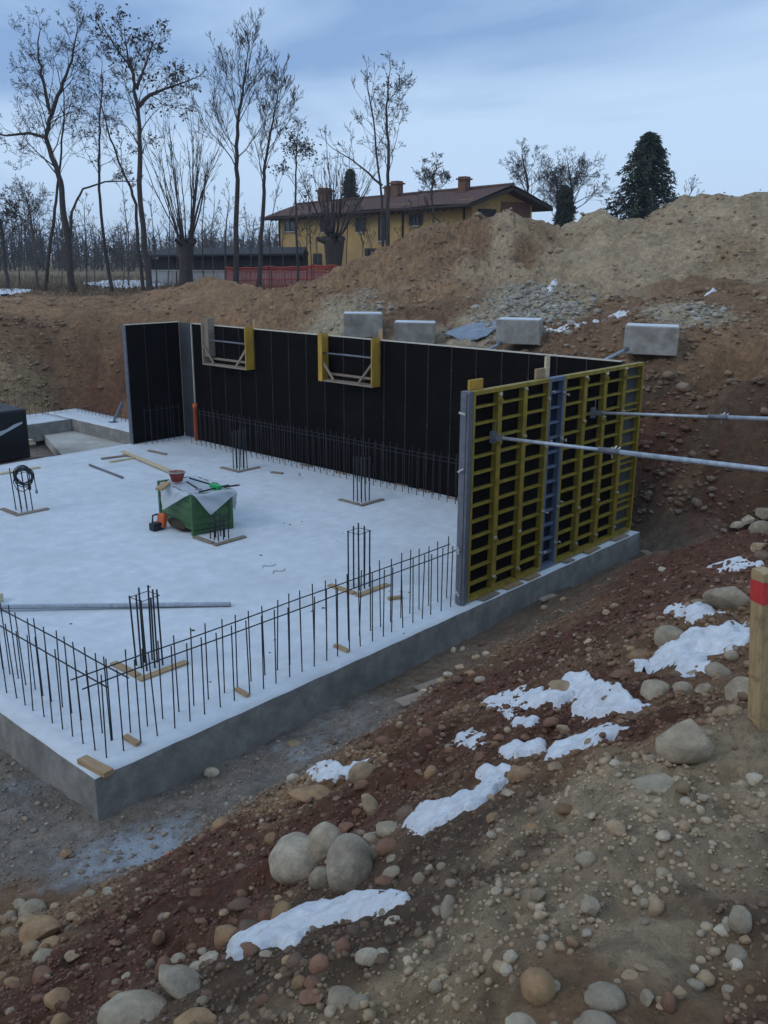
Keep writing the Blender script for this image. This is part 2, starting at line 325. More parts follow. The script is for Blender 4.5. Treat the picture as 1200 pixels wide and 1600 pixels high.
# soil samples: (pixel, albedo, roughness of the surface in metres)
SOIL = {'R': (0.142, 0.064, 0.041), 'B': (0.240, 0.146, 0.084), 'O': (0.315, 0.190, 0.105), 'G': (0.41, 0.312, 0.205), 'W': (0.245, 0.212, 0.178),
        'V': (0.185, 0.140, 0.102), 'P': (0.42, 0.345, 0.240), 'D': (0.130, 0.085, 0.055), 'F': (0.180, 0.130, 0.078), 'T': (0.320, 0.228, 0.135), 'E': (0.220, 0.128, 0.076)}
soil_px = [
 (60,1230,'W',.028),(30,1300,'W',.028),(150,1330,'W',.015),(250,1290,'W',.028),(350,1240,'W',.028),(450,1180,'W',.028),(560,1110,'W',.015),(650,1060,'V',.02),(750,1010,'V',.025),(850,950,'V',.025),(930,905,'V',.03),(990,870,'V',.04),(1040,822,'V',.04),
 (300,1345,'R',.06),(200,1440,'R',.07),(250,1500,'R',.07),(150,1510,'R',.07),(380,1290,'R',.08),(330,1400,'R',.07),(100,1570,'R',.07),(40,1500,'E',.07),(40,1430,'B',.05),(100,1430,'B',.05),(440,1250,'O',.10),(510,1245,'E',.10),(570,1250,'R',.09),(620,1225,'R',.09),(600,1180,'O',.09),(660,1165,'E',.08),(720,1110,'R',.09),(770,1060,'R',.09),(790,1030,'E',.09),(850,1010,'R',.09),(860,980,'E',.08),(930,960,'R',.09),(1000,920,'R',.09),(1080,860,'R',.09),(1150,800,'R',.09),(1050,890,'R',.09),(840,1100,'R',.08),(910,1125,'R',.08),(960,1100,'R',.08),(1010,1145,'R',.08),
 (480,1470,'D',.05),(430,1530,'D',.05),(620,1400,'D',.05),(560,1440,'D',.05),(700,1330,'D',.06),(650,1340,'D',.06),(760,1290,'D',.05),(870,1225,'O',.07),(930,1195,'E',.07),(980,1170,'O',.06),(800,1250,'E',.07),(1100,1000,'B',.08),(1150,1080,'B',.06),(1060,1100,'B',.06),(740,1365,'D',.04),(660,1540,'G',.07),(720,1440,'G',.07),(790,1370,'G',.07),(860,1290,'G',.07),(960,1235,'G',.07),
 (700,1500,'G',.07),(800,1420,'G',.07),(900,1320,'G',.06),(1000,1260,'G',.06),(1100,1210,'G',.07),(1180,1180,'G',.07),(950,1450,'G',.07),(1050,1400,'G',.07),(1150,1330,'G',.07),(600,1590,'T',.07),(750,1590,'T',.07),(900,1560,'B',.03),(1050,1560,'B',.03),(1180,1570,'R',.03),(1195,1390,'D',.03),(1120,1500,'T',.07),(660,1425,'D',.04),(590,1500,'D',.04),
 (1050,620,'D',.10),(1150,620,'D',.10),(1080,660,'R',.12),(1150,700,'R',.12),(1040,700,'R',.12),(1100,760,'D',.08),(1180,745,'D',.08),(1040,770,'D',.08),(1100,690,'B',.12),(1100,562,'B',.17),(1180,550,'B',.17),(1150,530,'O',.16),(1000,565,'B',.12),
 (60,520,'E',.14),(30,560,'B',.13),(100,565,'E',.14),(60,605,'T',.10),(10,625,'T',.08),(150,560,'R',.10),(160,620,'R',.08),(180,520,'B',.12),(130,530,'E',.1),(50,480,'O',.12),(150,484,'B',.10),(30,462,'B',.08),(200,490,'O',.12),(100,446,'F',.03),(20,440,'F',.03),(180,440,'F',.03),
 (330,460,'O',.14),(280,480,'O',.14),(460,475,'O',.14),(380,470,'O',.14),(560,440,'O',.14),(620,400,'O',.14),(680,385,'O',.14),(705,365,'B',.14),(650,430,'O',.14),(730,400,'B',.14),(780,380,'G',.18),(800,350,'G',.18),(860,400,'B',.18),(810,420,'G',.18),(850,365,'T',.18),(930,345,'G',.18),(900,375,'T',.18),(960,400,'G',.18),(1050,350,'G',.18),(1100,335,'G',.18),(1150,400,'T',.18),(1190,340,'G',.18),(1000,430,'G',.16),(1180,430,'G',.16),(1100,450,'B',.16),(1130,470,'B',.12),(1190,480,'B',.12),
 (660,470,'O',.12),(690,500,'E',.12),(715,480,'B',.12),(600,472,'P',.14),(560,498,'P',.10),(830,462,'P',.10),(770,492,'P',.10),(880,492,'P',.10),(1080,490,'P',.10),(950,505,'E',.12),(980,480,'B',.12),(900,525,'E',.12),(1150,512,'B',.12),(940,465,'G',.14),(740,515,'P',.10),(830,545,'B',.08)]
frost_px = [(235,1335,.5,1.0),(160,1350,.45,.85),(290,1300,.4,.65),(90,1370,.4,.5),(30,1230,.5,.5),(470,1160,.7,.6),(560,1105,.6,.5),(420,1190,.5,.4),(505,1200,.35,.8),(650,1070,.5,.25),(690,1075,.4,.3)]
def march(px, py, hfun, far=420.0):
    v = ray(px, py); hl = math.hypot(v[0], v[1])
    t = np.concatenate([np.arange(0.8, 30, 0.05), np.geomspace(30, far, 900)])/hl
    P = CAM[None, :] + v[None, :]*t[:, None]
    below = P[:, 2] < hfun(P[:, 0], P[:, 1])
    i = int(np.argmax(below))
    if not below[i]: return P[-1]
    lo, hi = t[max(i-1, 0)], t[i]
    for _ in range(12):
        m = (lo+hi)/2; q = CAM + v*m
        if q[2] < hfun(q[0], q[1])[0]: hi = m
        else: lo = m
    return CAM + v*hi
S_pos = []; S_val = []
for px, py, c, r in soil_px:
    p = march(px, py, base_h); S_pos.append(p[:2]); S_val.append((*SOIL[c], r))
for x, y, c, r in [(-4.5, -8, 'D', .04), (-6, -6, 'R', .06), (6, -7, 'B', .08), (10, -6, 'B', .08), (-9, 8, 'B', .1), (12.4, 4, 'D', .08), (12.4, 9, 'R', .08), (12.4, 14, 'B', .08), (3, 21, 'B', .1), (60, 60, 'F', .02), (100, 120, 'F', .02), (20, 100, 'F', .02), (90, 20, 'F', .02), (-2, 6, 'W', .012), (8, 17, 'W', .012)]:
    S_pos.append(np.array((x, y))); S_val.append((*SOIL[c], r))
S_pos = np.array(S_pos); S_val = np.array(S_val)
F_pos = np.array([on_z(px, py, FLOOR)[:2] for px, py, _, _ in frost_px])
def soil_at(x, y):
    x = np.atleast_1d(x); y = np.atleast_1d(y); out = np.empty((x.size, 4))
    d0 = np.hypot(x-CAM[0], y-CAM[1]); wa = np.clip(0.03*d0, 0.12, 1.5)
    xw = x + wa*2.2*fbm(x/(wa*2.4), y/(wa*2.4), 3, 51); yw = y + wa*2.2*fbm(x/(wa*2.4), y/(wa*2.4), 3, 91)
    for i in range(0, x.size, 20000):
        s = slice(i, i+20000)
        w = ((xw[s, None]-S_pos[None, :, 0])**2 + (yw[s, None]-S_pos[None, :, 1])**2 + 0.01)**-2.2
        out[s] = (w @ S_val)/w.sum(1)[:, None]
    return out
def detail(x, y, rough):
    n = 1.3*fbm(x/0.9, y/0.9, 2, 3) + 1.0*fbm(x/0.30, y/0.30, 3, 23, 0.55)
    ridg = np.abs(fbm(x/0.55, y/0.55, 3, 77))
    clod = 0.42 - np.abs(fbm(x/0.19, y/0.19, 3, 133, 0.6))*1.25
    n = n + np.clip((rough-0.10)/0.06, 0, 1)*(2.4*fbm(x/3.2, y/3.2, 3, 211) - 2.0*np.abs(fbm(x/2.1, y/2.6, 2, 233)) + 0.35)
    return rough*(n*1.25 + 0.75*ridg - 0.1 + 1.15*clod)
def H(x, y):
    x = np.atleast_1d(np.asarray(x, float)); y = np.atleast_1d(np.asarray(y, float))
    return base_h(x, y) + detail(x, y, soil_at(x, y)[:, 3])
def hit(px, py): return march(px, py, H)
def h1(x, y): return float(H(np.array([x]), np.array([y]))[0])

fw = np.array([math.cos(YAW), math.sin(YAW)]); rt = np.array([math.sin(YAW), -math.cos(YAW)])
def axis(fine_lo, fine_hi, step, lo, hi, g):
    a = list(np.arange(fine_lo, fine_hi, step)); s = step
    while a[-1] < hi: s *= g; a.append(a[-1]+s)
    b = [fine_lo]; s = step
    while b[-1] > lo: s *= g; b.append(b[-1]-s)
    return np.array(sorted(set(b[1:]))+a)
U = axis(-4.2, 4.6, 0.036, -500, 500, 1.08)
vv = list(np.arange(1.0, 7.0, 0.030)); s = 0.030
while vv[-1] < 60: s = max(0.030, 0.0052*vv[-1]); vv.append(vv[-1]+s)
while vv[-1] < 650: s *= 1.12; vv.append(vv[-1]+s)
bb = [1.0]; s = 0.03
while bb[-1] > -60: s *= 1.12; bb.append(bb[-1]-s)
V = np.array(sorted(bb[1:])+vv)
UU, VV = np.meshgrid(U, V)
gx = (CAM[0] + UU*rt[0] + VV*fw[0]).ravel(); gy = (CAM[1] + UU*rt[1] + VV*fw[1]).ravel()
g_soil = soil_at(gx, gy); gz = base_h(gx, gy) + detail(gx, gy, g_soil[:, 3])
nu, nv = len(U), len(V)
me = bpy.data.meshes.new('ground')
me.vertices.add(nu*nv); me.vertices.foreach_set('co', np.stack([gx, gy, gz], 1).astype(np.float32).ravel())
ii = (np.arange(nv-1)[:, None]*nu + np.arange(nu-1)[None, :]).ravel()
quads = np.stack([ii, ii+1, ii+nu+1, ii+nu], 1).astype(np.int32)
me.loops.add(quads.size); me.loops.foreach_set('vertex_index', quads.ravel())
me.polygons.add(len(quads)); me.polygons.foreach_set('loop_start', np.arange(0, quads.size, 4, dtype=np.int32)); me.polygons.foreach_set('loop_total', np.full(len(quads), 4, np.int32))
me.polygons.foreach_set('use_smooth', np.ones(len(quads), bool))
me.update(); me.validate()
frost = np.zeros(gx.size)
for (fx, fy), (_, _, rr, a) in zip(F_pos, frost_px):
    frost = np.maximum(frost, a*np.exp(-((gx-fx)**2+(gy-fy)**2)/(2*rr*rr)))
frost *= np.clip((FLOOR+0.20-gz)/0.12, 0, 1)
ca = me.color_attributes.new('soil', 'FLOAT_COLOR', 'POINT')
ca.data.foreach_set('color', np.concatenate([g_soil[:, :3], frost[:, None]], 1).astype(np.float32).ravel())
def ground_material():
    m, N, L, B = new_mat('earth')
    at = N.new('ShaderNodeAttribute'); at.attribute_name = 'soil'
    g = N.new('ShaderNodeNewGeometry')
    def noise(sc, det=6, ro=0.65):
        n = N.new('ShaderNodeTexNoise'); n.inputs['Scale'].default_value = sc; n.inputs['Detail'].default_value = det; n.inputs['Roughness'].default_value = ro
        L.new(g.outputs['Position'], n.inputs['Vector']); return n.outputs['Fac']
    def ramp(f, a, b, ca, cb):
        r = N.new('ShaderNodeValToRGB'); r.color_ramp.elements[0].position = a; r.color_ramp.elements[1].position = b
        r.color_ramp.elements[0].color = (*ca, 1); r.color_ramp.elements[1].color = (*cb, 1); L.new(f, r.inputs['Fac']); return r.outputs['Color']
    def mul(a, b):
        x = N.new('ShaderNodeMixRGB'); x.blend_type = 'MULTIPLY'; x.inputs['Fac'].default_value = 1; L.new(a, x.inputs['Color1']); L.new(b, x.inputs['Color2']); return x.outputs['Color']
    def mix(f, a, b):
        x = N.new('ShaderNodeMixRGB'); L.new(f, x.inputs['Fac']); L.new(a, x.inputs['Color1']); L.new(b, x.inputs['Color2']) if not isinstance(b, tuple) else setattr(x.inputs['Color2'], 'default_value', b); return x.outputs['Color']
    c = mul(at.outputs['Color'], ramp(noise(1.1), 0.3, 0.7, (0.80, 0.80, 0.80), (1.38, 1.36, 1.32)))
    c = mul(c, ramp(noise(7.0, 8, 0.75), 0.28, 0.72, (0.50, 0.50, 0.50), (1.62, 1.60, 1.55)))
    # crumbs and grit of other colours, three sizes
    hgt = None
    for sc_, pk, am, hh in ((28, 0.66, 0.60, 0.30), (62, 0.55, 0.60, 0.20), (140, 0.45, 0.55, 0.12)):
        vo = N.new('ShaderNodeTexVoronoi'); vo.inputs['Scale'].default_value = sc_; L.new(g.outputs['Position'], vo.inputs['Vector'])
        grit = N.new('ShaderNodeMapRange'); grit.inputs['From Min'].default_value = 0.42; grit.inputs['From Max'].default_value = 0.26; L.new(vo.outputs['Distance'], grit.inputs['Value'])
        sep = N.new('ShaderNodeSeparateColor'); L.new(vo.outputs['Color'], sep.inputs['Color'])
        pick = N.new('ShaderNodeMath'); pick.operation = 'GREATER_THAN'; pick.inputs[1].default_value = pk; L.new(sep.outputs['Red'], pick.inputs[0])
        gp = N.new('ShaderNodeMath'); gp.operation = 'MULTIPLY'; L.new(grit.outputs['Result'], gp.inputs[0]); L.new(pick.outputs['Value'], gp.inputs[1])
        gs = N.new('ShaderNodeMath'); gs.operation = 'MULTIPLY'; gs.inputs[1].default_value = am; L.new(gp.outputs['Value'], gs.inputs[0])
        gritcol = N.new('ShaderNodeMixRGB'); gritcol.inputs['Fac'].default_value = 0.35; L.new(mul(c, ramp(sep.outputs['Green'], 0, 1, (0.45, 0.45, 0.45), (2.1, 2.1, 2.1))), gritcol.inputs['Color1']); gritcol.inputs['Color2'].default_value = (0.26, 0.21, 0.15, 1)
        c = mix(gs.outputs['Value'], c, gritcol.outputs['Color'])
        hm = N.new('ShaderNodeMath'); hm.operation = 'MULTIPLY_ADD'; L.new(gp.outputs['Value'], hm.inputs[0]); hm.inputs[1].default_value = hh
        if hgt is None: hm.inputs[2].default_value = 0.0
        else: L.new(hgt, hm.inputs[2])
        hgt = hm.outputs['Value']
    # frost and thin ice lying on the pit floor
    fr = N.new('ShaderNodeMath'); fr.operation = 'MULTIPLY_ADD'; L.new(noise(3.2, 9, 0.72), fr.inputs[0]); fr.inputs[1].default_value = 2.6; fr.inputs[2].default_value = -1.75
    f2 = N.new('ShaderNodeMath'); f2.operation = 'ADD'; L.new(fr.outputs['Value'], f2.inputs[0]); L.new(at.outputs['Alpha'], f2.inputs[1])
    f3 = N.new('ShaderNodeMath'); f3.operation = 'MULTIPLY'; f3.use_clamp = True; L.new(f2.outputs['Value'], f3.inputs[0]); L.new(at.outputs['Alpha'], f3.inputs[1])
    f4 = N.new('ShaderNodeMath'); f4.operation = 'MULTIPLY'; f4.use_clamp = True; L.new(f3.outputs['Value'], f4.inputs[0]); f4.inputs[1].default_value = 2.6
    c = mix(f4.outputs['Value'], c, (0.50, 0.53, 0.57, 1))
    L.new(c, B.inputs['Base Color']); B.inputs['Roughness'].default_value = 0.92; B.inputs['Specular IOR Level'].default_value = 0.2
    nb = noise(16, 10, 0.78)
    nb2 = N.new('ShaderNodeMath'); nb2.operation = 'MULTIPLY_ADD'; L.new(hgt, nb2.inputs[0]); nb2.inputs[1].default_value = 1.0; L.new(nb, nb2.inputs[2])
    b = N.new('ShaderNodeBump'); b.inputs['Strength'].default_value = 1.0; b.inputs['Distance'].default_value = 0.06
    L.new(nb2.outputs['Value'], b.inputs['Height']); L.new(b.outputs['Normal'], B.inputs['Normal'])
    return m
M['ground'] = ground_material(); me.materials.append(M['ground'])
ground = bpy.data.objects.new('ground', me); col.objects.link(ground); tag(ground, kind='structure')
# ------------------------------------------------------------------ foundation slab
M['screed'] = make('damp_screed', (0.46, 0.45, 0.40), 0.8, 0.2, 1.5, c2=(0.33, 0.29, 0.22), thr=(0.45, 0.75), c2scale=0.8)
def two_mat_box(mb_lo, mb_hi, name, parent=None):
    """a slab: frosted top (slot 0), raw concrete sides (slot 1), sides split and slightly uneven"""
    lo, hi = mb_lo, mb_hi
    bm_v = []; bm_f = []; mats = []
    nx = max(1, int((hi[0]-lo[0])/0.22)); ny = max(1, int((hi[1]-lo[1])/0.22))
    xs = np.linspace(lo[0], hi[0], nx+1); ys = np.linspace(lo[1], hi[1], ny+1)
    for j in range(ny+1):
        for i in range(nx+1):
            inner = 0 < i < nx and 0 < j < ny
            ex = 0.010*float(vnoise(np.array([xs[i]*1.3]), np.array([ys[j]*1.3]), 5)[0])
            bm_v.append((xs[i], ys[j], hi[2] + (ex if inner else 0.004*math.sin(i*2.1+j*1.7))))
    for j in range(ny):
        for i in range(nx):
            a = j*(nx+1)+i; bm_f.append((a, a+1, a+nx+2, a+nx+1)); mats.append(0)
    ring = [(i, 0) for i in range(nx)] + [(nx, j) for j in range(ny)] + [(i, ny) for i in range(nx, 0, -1)] + [(0, j) for j in range(ny, 0, -1)]
    top = [j*(nx+1)+i for i, j in ring]; base = len(bm_v); cx, cy = (lo[0]+hi[0])/2, (lo[1]+hi[1])/2
    for lev, z in enumerate((0.55, 0.0)):
        for k in top:
            x, y, zz = bm_v[k]; w = 0.012*float(vnoise(np.array([x*2+y*2]), np.array([lev*3.1]), 8)[0])
            bm_v.append((x + (w if abs(y-lo[1]) > 1e-6 and abs(y-hi[1]) > 1e-6 else 0), y + (w if abs(x-lo[0]) > 1e-6 and abs(x-hi[0]) > 1e-6 else 0), lo[2]*(1-z)+zz*z if lev == 0 else lo[2]))
    n = len(top)
    for k in range(n):
        k2 = (k+1) % n
        bm_f.append((top[k], base+k, base+k2, top[k2])); mats.append(1)
        bm_f.append((base+k, base+n+k, base+n+k2, base+k2)); mats.append(1)
    m = bpy.data.meshes.new(name); m.from_pydata(bm_v, [], bm_f); m.materials.append(M['frost']); m.materials.append(M['concrete'])
    m.polygons.foreach_set('material_index', mats); m.polygons.foreach_set('use_smooth', [t == 0 for t in mats]); m.update()
    o = bpy.data.objects.new(name, m); col.objects.link(o)
    if parent: o.parent = parent; o.location = -root_loc(parent)
    return o
SX = 10.78
slab = two_mat_box((0, 0, FLOOR-0.12), (SX, 13.34, 0.0), 'foundation_slab')
tag(slab, 'big frost-covered concrete foundation slab with grey sides in the pit', 'slab')
ring = thing('foundation_beam', (10.2, 16, FLOOR), 'frosted concrete ground beam bent round the sunken floor behind the slab', 'beam')
two_mat_box((9.76, 13.36, FLOOR-0.1), (10.85, 19.4, -0.004), 'beam_segment', ring)
two_mat_box((3.0, 17.72, FLOOR-0.1), (9.74, 19.4, -0.006), 'beam_segment', ring)
lp = [(7.3, 13.36), (9.74, 13.36), (9.74, 17.70), (8.85, 17.70)]
low = MB().add([(x, y, FLOOR-0.2) for x, y in lp] + [(x, y, FLOOR+0.06) for x, y in lp], [(4, 5, 6, 7), (0, 1, 5, 4), (1, 2, 6, 5), (2, 3, 7, 6), (3, 0, 4, 7)]).build('sunken_floor_slab', M['screed']); tag(low, 'pale concrete floor slab sunk inside the ground beam', 'slab')

# ------------------------------------------------------------------ reinforcement
def hbar(mb, p, q, r=0.006, n=6): mb.tube([p, q], r, n, cap=False)
BAR = {}
def bar_mesh(h, r, mat):
    k = (round(h, 2), r, mat.name)
    if k not in BAR:
        mb = MB(); mb.tube([(0, 0, -0.10), (0, 0, h*0.5), (0, 0, h)], r, 6); BAR[k] = mb.mesh('bar', mat, smooth=True)
    return BAR[k]
def bar_row(name, pts, h, label, rails, r=0.0075, mat='rebar', group='rows of starter bars', jit=0.012, zbase=0.0):
    c = pts[len(pts)//2]
    t = thing(name, (c[0], c[1], zbase), label, 'rebar', group)
    for x, y in pts:
        hh = h + rnd.choice((-0.02, 0, 0, 0.02, 0.03))
        share('bar', bar_mesh(hh, r, M[mat]), t, (x-c[0]+rnd.uniform(-jit, jit), y-c[1]+rnd.uniform(-jit, jit), 0), (rnd.gauss(0, 0.014), rnd.gauss(0, 0.014), 0))
    for p, q in rails:
        mb = MB(); n = 8; P = [(p[0]+(q[0]-p[0])*i/n, p[1]+(q[1]-p[1])*i/n, p[2]+(q[2]-p[2])*i/n + rnd.uniform(-0.008, 0.008)) for i in range(n+1)]
        mb.tube(P, r, 6); mb.build('tie_bar', M[mat], t, smooth=True)
    return t
xs = np.arange(0.27, 5.95, 0.2)
bar_row('starter_bar_row', [(x, 0.26) for x in xs], 0.89, 'row of upright starter bars along the outer slab edge running to the yellow shutter', [((0.10, 0.265, 0.80), (5.95, 0.265, 0.80))])
bar_row('starter_bar_row', [(x+0.03, 0.50) for x in xs[1:]], 0.89, 'row of upright starter bars just inside the row by the outer slab edge', [((0.12, 0.505, 0.80), (5.95, 0.505, 0.80))])
ys = np.arange(0.47, 5.2, 0.2)
bar_row('starter_bar_row', [(0.27, y) for y in ys], 0.89, 'row of starter bars on the short slab edge meeting the long row at the corner', [((0.265, 0.10, 0.815), (0.265, 5.2, 0.815))])
bar_row('starter_bar_row', [(0.51, y+0.05) for y in ys], 0.89, 'inner row of starter bars behind the short slab edge row', [((0.505, 0.12, 0.815), (0.505, 5.2, 0.815))])
ys = np.arange(0.5, 12.3, 0.2)
bar_row('starter_bar_row', [(10.24, y) for y in ys], 0.92, 'row of starter bars standing close against the long black shutter wall', [((10.225, 0.4, 0.84), (10.225, 12.3, 0.84))])
bar_row('starter_bar_row', [(10.02, y+0.07) for y in ys], 0.90, 'row of starter bars a step in front of the long black shutter wall', [((10.005, 0.4, 0.82), (10.005, 12.3, 0.82))])
bar_row('starter_bar_row', [(x, 12.92) for x in np.arange(9.15, 10.2, 0.17)], 0.95, 'short row of starter bars before the short black shutter return', [((9.1, 12.90, 0.86), (10.2, 12.90, 0.86))])
bar_row('starter_bar_row', [(x, 18.95) for x in np.arange(3.3, 10.5, 0.2)], 0.80, 'rusty starter bars on the far ground beam under the brown bank', [((3.3, 18.94, 0.08), (10.5, 18.94, 0.08)), ((3.3, 18.93, 0.72), (10.5, 18.93, 0.72))], mat='rebar_rust')
bar_row('starter_bar_row', [(10.55, y) for y in np.arange(13.9, 18.9, 0.2)], 0.30, 'short rusty starter bars on the ground beam beside the black return', [((10.54, 13.9, 0.24), (10.54, 18.9, 0.24))], mat='rebar_rust')

def cage(cx, cy, h, label, sx=0.22, sy=0.22, nb=8, lean=0.0, plank=((-1, 0), (0, -1)), rot=0.0):
    t = thing('column_cage', (cx, cy, 0), label, 'rebar', 'column starter cages on the slab')
    if nb == 8: P = [(-1, -1), (0, -1), (1, -1), (1, 0), (1, 1), (0, 1), (-1, 1), (-1, 0)]
    else: P = [(-1, -1), (0, -1), (1, -1), (1, 1), (0, 1), (-1, 1)]
    for a, b in P:
        share('bar', bar_mesh(h + rnd.choice((-.04, 0, 0.03)), 0.0115, M['rebar']), t, (a*sx/2, b*sy/2, 0), (rnd.gauss(0, 0.01), rnd.gauss(0, 0.01)+lean, 0))
    for z in ([h-0.05] if h > 0.5 else [h-0.03]):
        mb = MB(); e = 0.011
        loop = [(cx-sx/2-e, cy-sy/2-e, z), (cx+sx/2+e, cy-sy/2-e, z+0.01), (cx+sx/2+e, cy+sy/2+e, z), (cx-sx/2-e, cy+sy/2+e, z-0.01), (cx-sx/2-e, cy-sy/2-e, z)]
        for p, q in zip(loop[:-1], loop[1:]): mb.tube([p, q], 0.005, 5)
        mb.build('stirrup', M['rebar'], t, smooth=True)
    return t
def plank(c, length, width, thick, ang, mat, label, cat='plank', group=None, tilt=0.0, name='plank'):
    mb = MB(); L2 = length/2
    # sawn board with slightly worn ends
    nx = 4; vs = []; fs = []
    for i in range(nx+1):
        x = -L2 + length*i/nx
        for (y, z) in ((-width/2, 0), (width/2, 0), (width/2, thick), (-width/2, thick)):
            vs.append((x + (rnd.uniform(-.012, .012) if i in (0, nx) else 0), y + rnd.uniform(-.003, .003), z + rnd.uniform(-.001, .002)))
    for i in range(nx):
        for k in range(4): fs.append((i*4+k, i*4+(k+1) % 4, (i+1)*4+(k+1) % 4, (i+1)*4+k))
    fs.append((3, 2, 1, 0)); fs.append(tuple(nx*4+k for k in range(4)))
    mb.add(vs, fs); m = mb.mesh(name, M[mat])
    o = bpy.data.objects.new(name, m); col.objects.link(o); o.location = c; o.rotation_euler = (0, tilt, ang)
    return tag(o, label, cat, group)
def template(corner, ax, ay, la, lb, label, z=0.012):
    """two boards nailed to an L that set the column out"""
    t = thing('board_template', (corner[0], corner[1], 0), label, 'boards', 'board templates set round the column cages')
    A = Vector((math.cos(ax), math.sin(ax), 0)); Bv = Vector((math.cos(ay), math.sin(ay), 0))
    for k, (d, l, zz) in enumerate(((A, la, 0.004), (Bv, lb, 0.004))):
        s = 0.0 if k == 0 else 0.101
        p = Vector((corner[0], corner[1], zz)) + d*(s - (0.05 if k == 0 else 0)); q = p + d*(l - s)
        mb = MB(); mb.beam(p + Vector((0, 0, 0.0125)), q + Vector((0, 0, 0.0125)), 0.095, 0.024)
        mb.build('plank', M['wood_grey' if (corner[1] > 3) else 'wood'], t)
    return t
LBL = [((1.75, 1.72), 0.93, 'tall column cage nearest the slab corner with a wooden board template'),
       ((5.38, 1.74), 0.91, 'column cage standing behind the long starter bar row near the yellow shutter'),
       ((8.93, 5.08), 0.90, 'column cage before the long black wall, across from the second window former'),
       ((9.08, 9.05), 0.90, 'column cage before the long black wall, across from the first window former'),
       ((4.02, 9.28), 0.80, 'column cage carrying a coil of black cable'),
       ((5.45, 5.14), 0.42, 'low column cage just in front of the green steel box')]
for i, (c, h, l) in enumerate(LBL):
    cage(c[0], c[1], h, l, nb=8 if i != 4 else 6, lean=-0.05 if i == 4 else 0)
    template((c[0]-0.27, c[1]-0.27), 0.0, math.pi/2, 0.66, 0.62, 'L of two boards round the ' + ['tall cage by the slab corner', 'cage near the yellow shutter', 'cage across from the second window former', 'cage across from the first window former', 'cage that carries the cable coil', 'low cage by the green box'][i], 0)

# cable coil hung on a cage
cc = Vector((3.99, 9.10, 0.70)); t = thing('cable_coil', (cc.x, cc.y, 0.3), 'coil of black extension cable hung on a column cage', 'cable')
mb = MB(); right = Vector((rt[0], rt[1], 0)); upv = Vector((0, 0, 1)); back = Vector((fw[0], fw[1], 0))
for k in range(9):
    rr = rnd.uniform(0.13, 0.185); ox, oz, ob = rnd.uniform(-.025, .025), rnd.uniform(-.03, .02), rnd.uniform(-.035, .02)
    P = [cc + right*(rr*math.cos(a)+ox) + upv*(rr*1.03*math.sin(a)+oz) + back*(ob+0.02*math.sin(3*a+k)) for a in np.linspace(0, 2*math.pi, 26)]
    mb.tube(P, 0.010, 5)
mb.build('cable', M['rubber'], t, smooth=True)
mb = MB(); P = [cc + right*(-0.17) + upv*0.02, cc + right*(-0.21) + upv*(-0.12), cc + right*(-0.15) + upv*(-0.27), cc + right*(-0.03)+upv*(-0.30), cc + right*0.05 + upv*(-0.24), cc+right*0.08+upv*(-0.14)]
mb.tube(P, 0.009, 5); P = [cc + right*0.12 + upv*0.10, cc + right*0.19 + upv*0.04, cc + right*0.20 + upv*(-0.15), cc + right*0.215 + upv*(-0.28)]
mb.tube(P, 0.009, 5); mb.build('cable_tail', M['rubber'], t, smooth=True)
mb = MB(); q = cc + right*0.21 + upv*(-0.33); mb.lathe([(0.0, 0), (0.022, 0.0), (0.026, 0.03), (0.022, 0.06), (0.012, 0.075), (0.0, 0.078)], q, 8); mb.build('plug', M['galv_dull'], t, smooth=True)
mb = MB(); q = cc + right*0.085 + upv*(-0.26); mb.lathe([(0.0, 0), (0.03, 0.0), (0.034, 0.05), (0.028, 0.10), (0.014, 0.12), (0.0, 0.125)], q, 8); mb.build('socket', M['rubber'], t, smooth=True)

# ------------------------------------------------------------------ long black shutter wall, seen from inside
ZT = 3.0
bw = thing('shutter_wall', (10.5, 6.3, 0), 'long black film-faced shutter wall along the far slab edge', 'formwork')
edges = [12.44] + [11.76-0.594*i for i in range(20)]
edges = [e for e in edges if e > 0.45] + [0.42]
for a, b in zip(edges[:-1], edges[1:]):
    o = MB().bbox((10.40 + rnd.uniform(-.002, .002), b+0.006, 0.012), (10.46, a-0.006, ZT)).build('facing_panel', M['ply_black'], bw)
    f = MB(); f.bbox((10.462, b+0.004, 0.012), (10.55, b+0.05, ZT-0.002)); f.bbox((10.462, a-0.05, 0.012), (10.55, a-0.004, ZT-0.002))
    for z in (0.04, 0.9, 1.8, 2.95): f.bbox((10.463, b+0.051, z-0.03), (10.548, a-0.051, z+0.03))
    f.build('panel_frame', M['yellow'], o)
    if b > 0.5:
        j = MB().bbox((10.395, b-0.0055, 0.014), (10.47, b+0.0055, ZT-0.003)).build('joint_strip', M['joint'], bw)
        hl = MB()
        for z in (0.55, 1.40, 2.25, 2.62): hl.lathe([(0.0, 0), (0.017, 0.0), (0.017, 0.004), (0, 0.0045)], (0, 0, 0), 8)
        hl.v = []; hl.f = []
        for z in (0.55, 1.40, 2.55):
            n = 8; vs = [(10.391, b+0.019*math.cos(2*math.pi*k/n), z+0.019*math.sin(2*math.pi*k/n)) for k in range(n)] + [(10.397, b+0.019*math.cos(2*math.pi*k/n), z+0.019*math.sin(2*math.pi*k/n)) for k in range(n)]
            hl.add(vs, [tuple(range(n))] + [(k, (k+1) % n, n+(k+1) % n, n+k) for k in range(n)])
        hl.build('tie_hole', M['joint'], j)
MB().bbox((10.392, 0.42, ZT+0.002), (10.47, 12.44, ZT+0.020)).build('top_edge', M['edge'], bw)
MB().bbox((10.38, 12.45, 0.85), (10.47, 12.475, ZT+0.01)).build('end_edge', M['edge'], bw)
